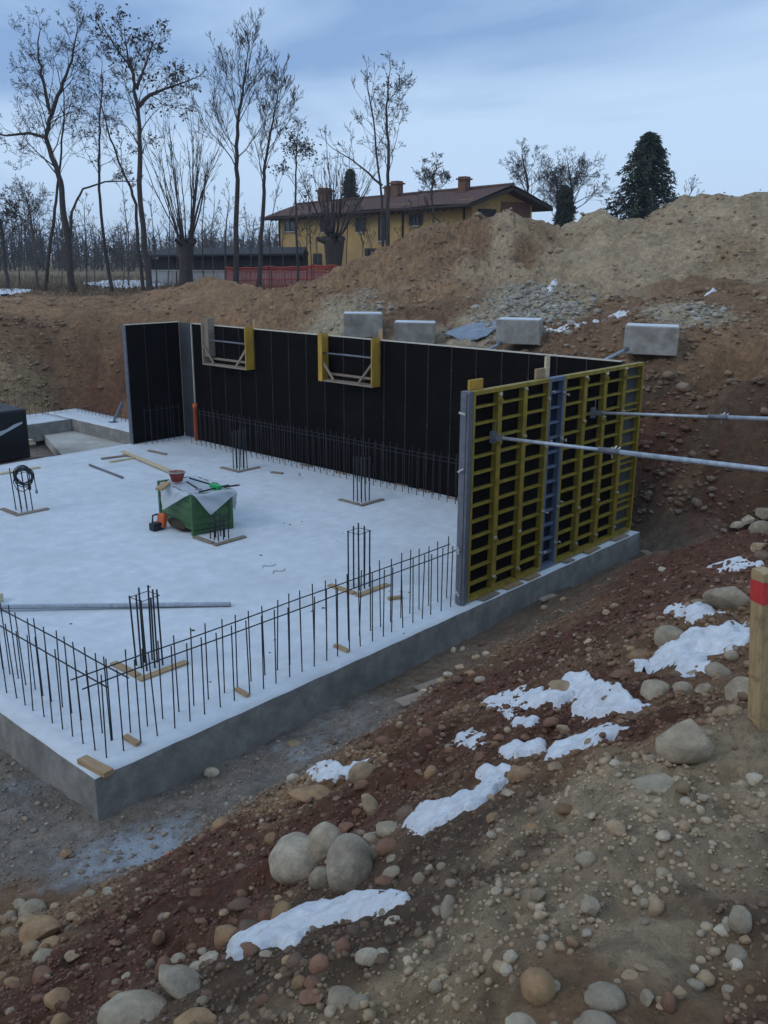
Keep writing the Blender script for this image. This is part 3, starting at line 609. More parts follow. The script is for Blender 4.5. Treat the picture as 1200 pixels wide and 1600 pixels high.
# grey inside corner and short return
rw = thing('shutter_return', (9.7, 13.2, 0), 'short black shutter return with a grey corner piece at its inner end', 'formwork')
MB().bbox((10.52, 12.48, 0.012), (10.60, 13.16, ZT)).build('corner_panel', M['ply_grey'], rw)
MB().bbox((10.40, 12.478, 0.012), (10.515, 12.53, ZT-0.004)).build('corner_panel', M['ply_grey'], rw)
xe = [10.52, 10.10, 9.47, 8.93]
for a, b in zip(xe[:-1], xe[1:]):
    MB().bbox((b+0.006, 13.17 + rnd.uniform(-.002, .002), 0.012), (a-0.006, 13.25, ZT)).build('facing_panel', M['ply_black'], rw)
    if b > 9: MB().bbox((b-0.0055, 13.165, 0.014), (b+0.0055, 13.24, ZT-0.003)).build('joint_strip', M['joint'], rw)
MB().bbox((8.905, 13.165, 0.012), (8.934, 13.29, ZT+0.003)).build('end_edge', M['galv_dull'], rw)
MB().bbox((8.94, 13.165, ZT+0.002), (10.52, 13.25, ZT+0.018)).build('top_edge', M['edge'], rw)

# window formers hung in the shutter wall
def former(y0, y1, zb, label, left_mat):
    t = thing('window_former', (10.2, (y0+y1)/2, zb), label, 'window former')
    x0, x1 = 10.13, 10.388; zt = ZT + 0.07
    MB().bbox((x0, y0, zb), (x1, y0+0.028, zt)).build('side_board', M['shutter_yellow'], t)          # nearer side
    MB().bbox((x0, y1-0.028, zb), (x1, y1, zt)).build('side_board', M[left_mat], t)
    MB().bbox((x0, y0+0.029, zb), (x1, y1-0.029, zb+0.03)).build('sill_board', M['wood_grey'], t)
    MB().bbox((x1-0.05, y0+0.03, zb+0.12), (x1-0.02, y1-0.03, zb+0.17)).build('batten', M['wood_grey'], t)
    for s, ya, yb in ((1, y0+0.03, y0+0.42), (-1, y1-0.03, y1-0.42)):
        mb = MB(); mb.beam((x0+0.03, ya, zb+0.48), (x0+0.03, yb, zb+0.05), 0.045, 0.03, up=(1, 0, 0)); mb.build('diagonal_brace', M['wood_grey'], t)
    mb = MB(); mb.tube([(x0+0.10, y0+0.03, zb+0.60), (x0+0.10, (y0+y1)/2, zb+0.605), (x0+0.10, y1-0.03, zb+0.60)], [0.022, 0.022, 0.017], 8); mb.build('spreader_prop', M['galv_dull'], t, smooth=True)
    if left_mat == 'wood_grey': MB().bbox((x0+0.06, y1-0.20, zb+0.2), (x1, y1-0.03, zt+0.12)).build('backing_board', M['wood_grey'], t)
    else: MB().bbox((x0-0.03, y1-0.12, zb), (x0-0.002, y1, zt)).build('front_board', M['shutter_yellow'], t)
    mb = MB(); mb.bbox((10.475, y0+0.03, zt-0.3), (10.50, y0+0.13, zt+0.16)); mb.build('upright_batten', M['wood'], t)
    return t
former(10.0, 11.70, 2.06, 'wooden window former near the grey corner of the black wall, one side yellow', 'wood_grey')
former(5.92, 7.50, 2.05, 'wooden window former with two yellow sides in the middle of the black wall', 'shutter_yellow')

op = MB(); op.lathe([(0.0, 0), (0.055, 0), (0.055, 0.86), (0.066, 0.87), (0.066, 0.97), (0.048, 0.97), (0.048, 0.9)], (10.34, 12.40, 0.004), 14)
tag(op.build('drain_pipe', M['orange_pipe'], smooth=True), 'upright orange plastic pipe at the end of the black wall', 'pipe')

# ------------------------------------------------------------------ yellow framed shutter, seen from outside
X0, X1 = 5.84, 10.70; YF = 0.13; DEP = 0.10     # frame face at y = YF, facing sheet behind it
yw = thing('frame_shutter', (8.25, 0.2, 0), 'yellow framed shutter panels with black facing on the near slab edge', 'formwork')
NB = 13
def frame_panel(xa, xb, mat, facing, name, seed, extra=None):
    w = xb-xa; st = 0.036
    fr = MB()
    fr.bbox((xa+0.002, YF, 0.03), (xa+st, YF+DEP, ZT)); fr.bbox((xb-st, YF, 0.03), (xb-0.002, YF+DEP, ZT))
    fr.bbox((xa+st, YF, ZT-0.055), (xb-st, YF+DEP, ZT-0.001)); fr.bbox((xa+st, YF, 0.031), (xb-st, YF+DEP, 0.085))
    # lips on the stiles give the profile its groove
    fr.bbox((xa+st, YF+0.002, 0.09), (xa+st+0.012, YF+0.02, ZT-0.06)); fr.bbox((xb-st-0.012, YF+0.002, 0.09), (xb-st, YF+0.02, ZT-0.06))
    p = fr.build(name, M[mat], yw)
    MB().bbox((xa+0.003, YF+DEP+0.001, 0.032), (xb-0.003, YF+DEP+0.02, ZT-0.002)).build('facing_sheet', M[facing], p)
    pitch = (ZT-0.03)/NB
    rib = MB(); rib.bbox((-w/2+st+0.001, 0.030, -0.014), (w/2-st-0.001, DEP-0.004, 0.014)); rm = rib.mesh('rib', M[mat])
    for k in range(1, NB):
        z = 0.03 + pitch*k
        share('rib', rm, p, ((xa+xb)/2-8.25, YF+0.003-0.2, z))
        if extra and k in extra:
            share('rib', rm, p, ((xa+xb)/2-8.25, YF+0.003-0.2, z-0.10), (0, 0, 0), (1, 1, 0.55))
    return p
cols = [5.90, 6.515, 7.135, 7.755]
for a, b in zip(cols[:-1], cols[1:]): frame_panel(a, b, 'yellow', 'ply_black', 'panel', 1)
frame_panel(7.757, 8.175, 'blue', 'blue_dark', 'filler_panel', 2)
cols2 = [8.177, 8.80, 9.425, 10.05, 10.69]
for i, (a, b) in enumerate(zip(cols2[:-1], cols2[1:])):
    frame_panel(a, b, 'yellow', 'ply_grey' if i == 3 else 'ply_black', 'panel', 3, (3, 6, 10) if i == 3 else None)
# clamps and bolts over the joints
cl = MB(); cl.box((0, -0.009, 0), (0.11, 0.016, 0.035)); cl.box((0, -0.024, 0.0), (0.022, 0.018, 0.07)); cl.tube([(-0.04, -0.02, 0.01), (-0.05, -0.055, 0.02)], 0.008, 6); clm = cl.mesh('clamp', M['yellow'])
bo = MB(); bo.tube([(0, 0, 0), (0, -0.05, 0)], 0.011, 6); bo.box((0, -0.035, 0), (0.05, 0.016, 0.018), ry=0.5); bom = bo.mesh('bolt', M['bolt'])
for x in cols[1:-1] + cols2[1:-1]:
    for z in (2.86, 2.20, 0.78, 0.20):
        if rnd.random() < 0.9: share('clamp', clm, yw, (x-8.25, YF-0.2, z+rnd.uniform(-.05, .05)))
        share('bolt', bom, yw, (x-8.25-0.055, YF-0.2-0.012, z+0.07+rnd.uniform(-.03, .03)), (0, rnd.uniform(0, 3), 0))
for x in (7.70, 7.82, 8.12, 8.23):
    for z in (2.75, 2.05, 1.0, 0.35): share('bolt', bom, yw, (x-8.25, YF-0.2, z+rnd.uniform(-.06, .06)), (0, rnd.uniform(0, 3), 0))
# end post of galvanised steel
mb = MB(); mb.bbox((5.80, 0.128, 0.012), (5.893, 0.275, ZT+0.005)); mb.bbox((5.785, 0.165, 0.02), (5.80, 0.240, ZT-0.02)); ep = mb.build('end_post', M['galv_dull'], yw, bevel=0.006)
for z in (2.72, 1.95, 0.82, 0.20):
    mb = MB(); mb.tube([(5.785, 0.20, z), (5.72, 0.20, z)], 0.011, 6); mb.box((5.745, 0.20, z), (0.018, 0.10, 0.024), rx=0.6+z); mb.lathe([(0, 0), (0.022, 0), (0.022, 0.02), (0, 0.02)], (5.745, 0.20, z-0.01), 8); mb.build('wing_nut', M['bolt'], ep)
# inner face of the same wall, only its top shows
# spacer boards standing between the two faces
for i, (px, w, zt, mt, dz) in enumerate([((5.98, 6.28), 0, 3.13, 'shutter_yellow', 'ochre board end sticking up behind the first yellow panel'), ((7.58, 7.80), 0, 3.14, 'wood', 'short tan board standing behind the blue filler panel'), ((7.83, 7.93), 0, 3.30, 'wood_pale', 'tall narrow batten standing behind the blue filler panel')]):
    o = MB().bbox((px[0], 0.262, 2.2), (px[1], 0.30, zt)).build('board', M[mt], bevel=0.004); tag(o, dz, 'board')
# packing boards under the shutter
for i, (xa, ln, mt) in enumerate([(6.15, 0.42, 'wood_grey'), (6.75, 0.40, 'wood'), (7.25, 0.34, 'wood'), (8.30, 0.20, 'wood_grey'), (9.05, 0.42, 'wood'), (10.0, 0.45, 'wood_grey')]):
    plank((xa+0.2, 0.085, 0.004), ln, 0.12, 0.024, rnd.uniform(-.06, .06), mt, ['grey packing board under the first yellow panel', 'tan packing board under the second yellow panel', 'tan packing board under the third yellow panel', 'short grey packing board just past the blue filler', 'tan packing board under the middle of the yellow panels past the blue filler', 'grey packing board under the last yellow panel with grey facing'][i], 'plank')
# ------------------------------------------------------------------ props
def prop(p, q, label, collar, group, rad=0.028):
    t = thing('push_pull_prop', p, label, 'prop', group)
    p = Vector(p); q = Vector(q); d = (q-p).normalized(); L_ = (q-p).length; s = d.cross(Vector((0, 0, 1))).normalized(); u = s.cross(d)
    m_ = p + d*collar
    MB().tube([p + d*0.06, m_], rad*0.86, 10).build('inner_tube', M['galv'], t, smooth=True)
    MB().tube([m_ - d*0.02, q - d*0.05], rad*1.15, 10).build('outer_tube', M['galv'], t, smooth=True)
    mb = MB(); mb.tube([m_ - d*0.16, m_ + d*0.12], rad*1.35, 10); mb.build('collar', M['galv_dull'], t, smooth=True)
    mb = MB(); mb.tube([m_ - d*0.20 - s*0.05 + u*0.02, m_ + d*0.02 - s*0.06 - u*0.03, m_ + d*0.10 - s*0.05 + u*0.05], 0.010, 6); mb.tube([m_ - d*0.04 - s*0.055 - u*0.05, m_ + d*0.05 - s*0.055 + u*0.06], 0.012, 6); mb.tube([m_ + d*0.02 - u*0.09, m_ + d*0.02 + u*0.05], 0.009, 6); mb.build('pin', M['bolt'], t, smooth=True)
    for e, sg in ((p, 1), (q, -1)):
        mb = MB()
        for k in (-1, 1): mb.beam(e + s*0.03*k - d*sg*0.02, e + s*0.03*k + d*sg*0.13, 0.012, 0.07)
        mb.tube([e + s*0.07 + d*sg*0.03, e - s*0.07 + d*sg*0.03], 0.012, 6); mb.build('fork_head', M['galv_dull'], t)
    mb = MB(); mb.box(p - d*0.028, (0.09, 0.05, 0.16)); mb.tube([p + Vector((0, 0, 0.05)), p + Vector((0, 0, 0.22))], 0.007, 6); mb.build('bracket', M['galv_dull'], t)
    return t
prop((6.30, 0.055, 2.345), (6.30, -6.05, 2.57), 'galvanised push-pull prop bracing the first yellow panels', 1.75, 'props bracing the yellow shutter')
prop((8.98, 0.055, 2.355), (8.98, -5.05, 2.79), 'galvanised push-pull prop fixed to the yellow shutter beyond the blue filler', 2.0, 'props bracing the yellow shutter')

# ------------------------------------------------------------------ concrete blocks on the bank, with props to the black wall
def block(px, py, d, w, dep, hgt, label, rz):
    p = at_d(px, py, d)
    n = 5; mb = MB(); vs = []
    mb.box((0, 0, hgt/2), (w, dep, hgt))
    m_ = mb.mesh('concrete_block', M['block']); o = bpy.data.objects.new('concrete_block', m_); col.objects.link(o)
    o.location = (p[0], p[1], p[2]-0.03); o.rotation_euler = (rnd.uniform(-.02, .02), rnd.uniform(-.02, .02), rz)
    b = o.modifiers.new('bevel', 'BEVEL'); b.width = 0.018; b.segments = 2
    # lifting lug and the frost on top
    mb = MB(); mb.bbox((-w/2+0.02, -dep/2+0.02, hgt+0.001), (w/2-0.02, dep/2-0.02, hgt+0.012)); f = mb.mesh('frost_cap', M['frost']); fo = share('frost_cap', f, o, (0, 0, 0))
    return tag(o, label, 'block', 'concrete blocks on the bank')
base_rz = -math.pi/2 + YAW + 0.0
b1 = block(567, 524, 24.0, 1.0, 0.62, 0.60, 'grey concrete block on the bank behind the second window former', YAW-math.pi/2+0.05)
b2 = block(648, 538, 23.0, 1.02, 0.62, 0.58, 'grey concrete block behind the black wall just beyond the second window former', YAW-math.pi/2-0.06)
b3 = block(811, 534, 21.3, 0.98, 0.60, 0.54, 'grey concrete block on the bank below the pale rubble heap', YAW-math.pi/2-0.28)
b4 = block(1016, 550, 19.8, 1.06, 0.60, 0.57, 'tan concrete block on the bank beside the end of the yellow shutter', YAW-math.pi/2-0.32)
for b, px, py, d, yy, label in ((b3, 783, 536, 20.9, 5.0, 'galvanised prop from the block below the rubble heap to the black wall'), (b4, 980, 545, 19.4, 2.35, 'galvanised prop from the tan block to the black wall')):
    e = at_d(px, py, d); prop((10.60, yy, 2.15), tuple(e), label, 0.9, 'props behind the black wall', rad=0.03)
# blocks that carry the far ends of the two long props
for x, y, l in ((6.30, -6.45, 'concrete block holding the prop of the first yellow panels'), (8.98, -5.45, 'concrete block holding the prop beyond the blue filler')):
    z = h1(x, y); o = MB().bbox((x-0.5, y-0.35, z-0.1), (x+0.5, y+0.35, 2.9)).build('concrete_block', M['block'], bevel=0.02); tag(o, l, 'block', 'concrete blocks on the bank')
# ------------------------------------------------------------------ things lying on the slab
VR = YAW - math.pi/2            # local x along the picture's right
def onslab(px, py): return on_z(px, py, 0.0)
def slab_plank(pa, pb, w, th, mat, label, group=None, z=0.004, name='plank'):
    a = onslab(*pa); b = onslab(*pb); c = (a+b)/2; d = b-a
    return plank((c[0], c[1], z), float(np.hypot(d[0], d[1])), w, th, math.atan2(d[1], d[0]), mat, label, 'plank', group, name=name)
slab_plank((128, 1190), (170, 1212), 0.11, 0.045, 'wood', 'thick board offcut lying at the very corner of the slab')
slab_plank((196, 1154), (216, 1166), 0.055, 0.04, 'wood', 'small wood offcut lying among the starter bars by the slab corner')
slab_plank((370, 1079), (388, 1090), 0.05, 0.035, 'wood', 'small wood offcut between starter bars in the middle of the long row')
slab_plank((523, 1010), (545, 1020), 0.05, 0.035, 'wood', 'small wood offcut under the long starter row before the second cage')
slab_plank((607, 938), (628, 935), 0.06, 0.04, 'wood', 'small wood offcut beside the template of the cage near the yellow shutter')
slab_plank((232, 705), (259, 711), 0.10, 0.03, 'wood_grey', 'short grey board lying before the short black return')
slab_plank((158, 718), (206, 712), 0.10, 0.03, 'wood_grey', 'dark board lying under the end of the long pale stud')
slab_plank((172, 723), (214, 716), 0.09, 0.03, 'wood_pale', 'pale board lying under the end of the long pale stud')
a = onslab(192, 707); b = onslab(266, 738)
slab_plank((192, 709), (266, 740), 0.09, 0.045, 'wood_pale', 'long pale timber stud lying towards the green steel box', z=0.036)
slab_plank((424, 739), (442, 741), 0.09, 0.03, 'wood_grey', 'small board offcut lying right of the cage before the first window former')
for k, (pa, pb) in enumerate([((470, 727), (486, 730)), ((524, 738), (540, 742)), ((620, 757), (638, 761)), ((655, 766), (672, 770)), ((700, 779), (714, 782)), ((393, 705), (404, 707))]):
    slab_plank(pa, pb, 0.06, 0.03, 'wood_grey', 'small wood offcut lying at the foot of the long black wall', 'offcuts at the foot of the black wall')
a = onslab(140, 728); b = onslab(192, 748)
tag(MB().tube([(a[0], a[1], 0.028), (b[0], b[1], 0.028)], 0.024, 8).build('steel_tube', M['galv_dull'], smooth=True), 'thin grey steel tube lying on the frosted slab', 'tube')
# long aluminium straightedge, its left end on a block
a = onslab(-60, 956); b = onslab(361, 947)
se = thing('straightedge', (b[0], b[1], 0), 'long grey aluminium straightedge lying across the slab behind the cage', 'straightedge')
mb = MB(); mb.beam((a[0], a[1], 0.075), (b[0], b[1], 0.035), 0.055, 0.042); mb.build('bar', M['galv'], se)
mb = MB(); mb.beam((a[0], a[1], 0.050), (b[0], b[1], 0.010), 0.07, 0.006); mb.build('foot_flange', M['galv_dull'], se)
p = onslab(-2, 947); tag(MB().box((p[0]+.02, p[1]+0.16, 0.06), (0.22, 0.12, 0.115), rz=0.3).build('timber_block', M['wood_pale'], bevel=0.006), 'pale timber block lying behind the straightedge', 'block')

# dark chips, nails and tie wire scattered on the slab
chip = MB()
for px, py in [(432, 1000), (488, 955), (408, 868), (535, 833), (505, 950), (606, 924), (624, 925), (630, 990), (528, 845), (470, 815), (560, 888), (300, 985), (110, 975), (233, 917), (446, 818), (455, 820), (640, 926), (330, 1066), (420, 1020)]:
    p = onslab(px+rnd.uniform(-3, 3), py); r = rnd.uniform(0.012, 0.035)
    n = 6; vs = [(p[0]+r*rnd.uniform(.5, 1.3)*math.cos(k*math.pi/3), p[1]+r*rnd.uniform(.5, 1.3)*math.sin(k*math.pi/3), 0.002) for k in range(n)] + [(p[0]+rnd.uniform(-.3, .3)*r, p[1], 0.006+r*0.35)]
    chip.add(vs, [(k, (k+1) % n, n) for k in range(n)])
for px, py in [(420, 885), (436, 893), (560, 745), (468, 742)]:
    p = onslab(px, py); a0 = rnd.uniform(0, 6)
    chip.tube([(p[0]+0.14*math.cos(a0)*t, p[1]+0.14*math.sin(a0)*t+0.05*math.sin(t*4), 0.006+0.01*abs(math.sin(t*3))) for t in np.linspace(-1, 1, 7)], 0.004, 4)
tag(chip.build('debris', M['shutter']), 'dark chips and wire ends scattered over the frosted slab', 'debris', kind='stuff'); bpy.data.objects['debris']['kind'] = 'stuff'

# ------------------------------------------------------------------ green steel box with things on it
gA = onslab(302, 838); gB = onslab(249, 811); gC = onslab(358, 825)
yl = np.array(gB[:2]-gA[:2]); L_long = float(np.hypot(*yl)); rz = math.atan2(yl[1], yl[0]) - math.pi/2
GW, GL, GH, GLEG = 0.80, L_long, 0.73, 0.12
gx_, gy_ = math.cos(rz), math.sin(rz)
def gp(x, y, z): return (gA[0] + x*gx_ - y*gy_, gA[1] + x*gy_ + y*gx_, z)      # x across, y along, from the near corner
gb = thing('steel_box', gp(GW/2, GL/2, 0), 'green painted steel stillage box standing on the slab', 'box')
def gbox(mb, lo, hi):
    c = gp((lo[0]+hi[0])/2, (lo[1]+hi[1])/2, (lo[2]+hi[2])/2); mb.box(c, [hi[i]-lo[i] for i in range(3)], rz=rz)
def gpart(name, boxes, mat='green', bevel=0.004):
    mb = MB()
    for lo, hi in boxes: gbox(mb, lo, hi)
    return mb.build(name, M[mat], gb, bevel=bevel)
for x in (0, GW-0.07):
    for y in (0, GL-0.07): gpart('corner_post', [((x, y, 0.0), (x+0.07, y+0.07, GH))])
def side(axis, pos, length):
    bands = []; z = GLEG+0.05
    while z < GH-0.08: bands.append(z); z += 0.135
    sh = []
    for i, z in enumerate(bands):
        z1 = min(z+0.127, GH-0.04)
        if axis == 'y': sh.append(((pos-0.012, 0.072, z), (pos+0.012, length-0.072, z1)))
        else: sh.append(((0.072, pos-0.012, z), (length-0.072, pos+0.012, z1)))
    back = []
    if axis == 'y': back.append(((pos-0.004, 0.071, GLEG), (pos+0.004, length-0.071, GH-0.01))); rim = ((pos-0.025, 0.071, GH-0.042), (pos+0.025, length-0.071, GH-0.002)); base = ((pos-0.025, 0.071, GLEG-0.03), (pos+0.025, length-0.071, GLEG+0.045))
    else: back.append(((0.071, pos-0.004, GLEG), (length-0.071, pos+0.004, GH-0.01))); rim = ((0.071, pos-0.025, GH-0.042), (length-0.071, pos+0.025, GH-0.002)); base = ((0.071, pos-0.025, GLEG-0.03), (length-0.071, pos+0.025, GLEG+0.045))
    w = gpart('side_wall', back)
    for s in sh: 
        mb = MB(); gbox(mb, *s); mb.build('pressed_band', M['green'], w, bevel=0.006)
    gpart('rim', [rim]); gpart('base_rail', [base])
side('y', 0.03, GL); side('y', GW-0.03, GL); side('x', 0.03, GW); side('x', GL-0.03, GW)
gpart('bottom', [((0.05, 0.05, GLEG), (GW-0.05, GL-0.05, GLEG+0.02))])
gpart('foot_rail', [((0.071, 0.01, 0.02), (GW-0.071, 0.05, 0.075))])
# polythene sheet over the box
n = 46; S = 1.52; vs = []; fs = []
cx, cy = GW*0.55, GL*0.40
for j in range(n+1):
    for i in range(n+1):
        u = (i/n-0.5)*1.30; v = (j/n-0.5)*S; a = 0.55
        x = cx + u*math.cos(a) - v*math.sin(a); y = cy + u*math.sin(a) + v*math.cos(a)
        ex = max(0, -x-0.01, x-GW-0.01); ey = max(0, -y-0.01, y-GL-0.01); out = math.hypot(ex, ey)
        wr = 0.020*math.sin(9*u+4*v)*math.sin(7*v-2*u) + 0.012*math.sin(23*u+11*v)
        if out > 0:
            xx = min(max(x, -0.045-0.22*out), GW+0.045+0.22*out); yy = min(max(y, -0.045-0.22*out), GL+0.045+0.22*out)
            xx += wr*1.2; yy += wr*1.2; z = GH+0.012 - out*0.86
        else:
            ed = min(x, GW-x, y, GL-y); xx, yy = x, y
            z = GH+0.012 - 0.05*min(1, ed/0.15) + wr*0.6 + (0.0)
        vs.append(gp(xx, yy, max(z, 0.012)))
for j in range(n):
    for i in range(n): a0 = j*(n+1)+i; fs.append((a0, a0+1, a0+n+2, a0+n+1))
sh = MB(); sh.add(vs, fs); so = sh.build('plastic_sheet', M['sheet'], smooth=True); tag(so, 'crumpled white polythene sheet draped over the green steel box', 'sheet')
# contents that hold the sheet up
gpart('load_board', [((0.06, 0.06, GH-0.10), (GW-0.06, GL-0.06, GH-0.075))], 'wood_grey')
def top_pt(px, py, z=GH+0.0): return on_z(px, py, z)
p = top_pt(277, 752, GH)
bk = thing('rubble_bucket', (p[0], p[1], GH), 'red plastic tub with a grey rim full of rubble on the green box', 'bucket')
MB().lathe([(k_*0.82, z_*0.8) for k_, z_ in [(0.0, 0.0), (0.12, 0.0), (0.175, 0.19), (0.19, 0.195), (0.19, 0.215), (0.168, 0.215), (0.150, 0.12), (0.0, 0.11)]], (p[0], p[1], GH+0.005), 24).build('tub', M['red_plastic'], bk, smooth=True)
mb = MB(); N_ = 24
mb.lathe([(k_*0.82, z_*0.8) for k_, z_ in [(0.172, 0.216), (0.193, 0.212), (0.195, 0.224), (0.178, 0.228), (0.172, 0.216)]], (p[0], p[1], GH+0.003), N_, cap_bottom=False); mb.build('rim', M['galv'], bk, smooth=True)
mb = MB()
for k in range(16):
    r = 0.095*math.sqrt(rnd.random()); a = rnd.uniform(0, 6.28); s = rnd.uniform(0.035, 0.065)
    mb.box((p[0]+r*math.cos(a), p[1]+r*math.sin(a), GH+0.135+rnd.uniform(0, 0.03)), (s*1.5, s, s*0.8), rz=rnd.uniform(0, 3), rx=rnd.uniform(-.6, .6))
mb.build('rubble', STONE['t'], bk)
p = top_pt(255, 762, GH); o = MB().box((p[0], p[1], GH+0.03), (0.26, 0.15, 0.045), rz=rz+0.5, ry=-0.25).build('wood_offcut', M['wood'], bevel=0.004); tag(o, 'brown wood offcut lying on the box rim beside the red tub', 'wood')
def tool(name, pa, pb, z, label, head_mat, head):
    a = top_pt(*pa, z); b = top_pt(*pb, z); t = thing(name, (a[0], a[1], z), label, 'tool')
    MB().tube([a, b], 0.016, 8).build('handle', M['rubber'], t, smooth=True)
    d = Vector(b-a).normalized(); s = d.cross(Vector((0, 0, 1)))
    mb = MB(); head(mb, Vector(b), d, s); mb.build('head', M[head_mat], t, bevel=0.004)
    return t
tool('hand_brush', (296, 747), (330, 757), GH+0.05, 'hand brush with a bright green head on the box', 'green_bright', lambda mb, b, d, s: (mb.beam(b, b+d*0.26, 0.10, 0.045), mb.beam(b+d*0.02+Vector((0, 0, -0.04)), b+d*0.25+Vector((0, 0, -0.04)), 0.085, 0.035)))
tool('shovel', (292, 753), (308, 763), GH+0.03, 'short black handled trowel lying on the sheet beside the tub', 'galv_dull', lambda mb, b, d, s: mb.add([b-s*0.02, b+s*0.02, b+d*0.06+s*0.07, b+d*0.20+s*0.04, b+d*0.25, b+d*0.20-s*0.04, b+d*0.06-s*0.07], [(0, 1, 2, 3, 4, 5, 6)]))
tool('rasp', (311, 769), (352, 759), GH+0.02, 'dark steel bar lying along the near edge of the box top', 'shutter', lambda mb, b, d, s: mb.beam(b, b+d*0.08, 0.05, 0.02))
tool('rasp', (350, 761), (372, 758), GH+0.04, 'dull red handled bar poking out over the box end', 'red_plastic', lambda mb, b, d, s: mb.beam(b, b+d*0.03, 0.03, 0.02))
# power tool and bags at the foot of the box
p = onslab(254, 826); t = thing('power_saw', (p[0], p[1], 0), 'orange and black power saw leaning at the foot of the green box', 'tool')
MB().box((p[0], p[1], 0.15), (0.12, 0.16, 0.26), rz=rz+0.4, ry=0.25).build('body', M['orange_pipe'], t, bevel=0.03)
mb = MB(); mb.tube([(p[0]-0.05, p[1]+0.05, 0.27), (p[0]-0.12, p[1]+0.10, 0.25), (p[0]-0.13, p[1]+0.11, 0.12), (p[0]-0.05, p[1]+0.06, 0.05)], 0.018, 8); mb.build('handle', M['rubber'], t, smooth=True)
p = onslab(245, 828); o = MB().box((p[0], p[1], 0.07), (0.22, 0.16, 0.14), rz=rz+0.2).build('tool_case', M['black_plastic'], bevel=0.02); tag(o, 'small black tool case beside the orange power saw', 'case')
bg = MB(); p = gp(0.02, GL*0.42, 0)
N_ = 14; vs = []; fs = []
for j in range(9):
    for i in range(N_):
        th = math.pi*j/8; ph = 2*math.pi*i/N_; k = 1+0.18*math.sin(3*ph+j)
        x = 0.16*math.sin(th)*math.cos(ph)*k; y = 0.42*math.sin(th)*math.sin(ph)*k; z = 0.085 + 0.085*math.cos(th)*(-1)
        q = gp(0.05+x, GL*0.45+y, z); vs.append(q)
for j in range(8):
    for i in range(N_): fs.append((j*N_+i, j*N_+(i+1) % N_, (j+1)*N_+(i+1) % N_, (j+1)*N_+i))
bg.add(vs, fs); tag(bg.build('work_bag', M['leaf_dry'], smooth=True), 'flat dark work bag lying under the green box', 'bag')

# ------------------------------------------------------------------ black wrapped pallet and boards beyond the slab
p = on_z(10, 722, FLOOR); q = on_z(48, 716, FLOOR)
t = thing('wrapped_pallet', (6.35, 15.55, FLOOR), 'black plastic wrapped pallet load standing beyond the far slab edge', 'pallet')
MB().bbox((5.15, 14.75, FLOOR+0.14), (6.95, 16.1, 0.98)).build('wrapped_load', M['black_plastic'], t, bevel=0.05)
MB().bbox((4.6, 15.0, 0.985), (6.35, 15.9, 1.17)).build('top_roll', M['black_plastic'], t, bevel=0.06)
pl = MB()
for y in (14.8, 15.4, 16.0): pl.bbox((5.15, y-0.06, FLOOR), (6.95, y+0.06, FLOOR+0.11))
pl.build('pallet_base', M['wood_grey'], t)
mb = MB(); vs = []
for i in range(11):
    u = i/10; vs += [(4.7+2.1*u, 14.735+0.01*math.sin(i), 0.05+0.62*u+0.02*math.sin(2.2*i)), (4.7+2.1*u, 14.73+0.012*math.sin(2*i), 0.05+0.62*u-0.05-0.30*(1-u)**1.3)]
mb.add(vs, [(2*i, 2*i+2, 2*i+3, 2*i+1) for i in range(10)]); mb.build('loose_wrap', M['sheet'], t, smooth=True)
for i, (x, y, z, w, h) in enumerate([(7.22, 16.25, 0.035, 0.7, 0.17), (7.30, 15.95, 0.21, 0.7, 0.06), (7.25, 16.05, 0.28, 0.8, 0.06), (7.05, 16.4, 0.35, 0.6, 0.22)]):
    o = MB().box((x, y, FLOOR+z+h/2), (w, 0.28, h), rz=0.12*i).build('timber_offcut', M['wood_pale' if i in (1, 2) else 'wood_grey' if i == 0 else 'shutter'], bevel=0.006); tag(o, 'timber offcut piled beside the black wrapped pallet', 'timber', 'offcuts piled beside the wrapped pallet')
slab_plank((-40, 748), (62, 731), 0.10, 0.03, 'wood_pale', 'pale plank lying along the far slab edge before the wrapped pallet')
p = on_z(178, 660, -0.004); mb = MB(); mb.tube([(p[0], p[1], 0.02), (p[0]+0.35, p[1]+0.05, 0.55)], 0.035, 8); mb.box((p[0]-0.02, p[1], 0.012), (0.2, 0.2, 0.02)); tag(mb.build('raking_prop', M['blue'], smooth=False), 'short blue grey raking prop standing on the ground beam beside the black return', 'prop')

# ------------------------------------------------------------------ stake with red band
p = hit(1186, 1124); dpt = float(np.linalg.norm((p-CAM)))
hs = 0.93*(1124-905)/FPX*dpt/math.cos(0.42); ws = 0.056
t = thing('marker_stake', (p[0], p[1], p[2]), 'square wooden marker stake with a red painted band near its top', 'stake')
mb = MB(); rzs = VR + 0.42; lean = -0.10
def sp(z): return Vector((p[0], p[1], p[2])) + Vector((rt[0]*lean*z*0.9, rt[1]*lean*z*0.9, z))
lev = [-0.15, 0.0, hs*0.3, hs*0.6, hs*0.80, hs*0.985, hs]
vs = []; fs = []
for k, z in enumerate(lev):
    c = sp(z); w = ws*(0.95 if k == len(lev)-1 else 1.0)/2
    for a, b in ((-1, -1), (1, -1), (1, 1), (-1, 1)):
        vs.append(c + Vector((math.cos(rzs)*a*w - math.sin(rzs)*b*w, math.sin(rzs)*a*w + math.cos(rzs)*b*w, rnd.uniform(-.004, .004) if k > 4 else 0)))
for k in range(len(lev)-1):
    for i in range(4): fs.append((k*4+i, k*4+(i+1) % 4, (k+1)*4+(i+1) % 4, (k+1)*4+i))
fs.append(tuple((len(lev)-1)*4+i for i in range(4))); mb.add(vs, fs); mb.build('post', M['stake'], t)
mb = MB(); vs = []; fs = []
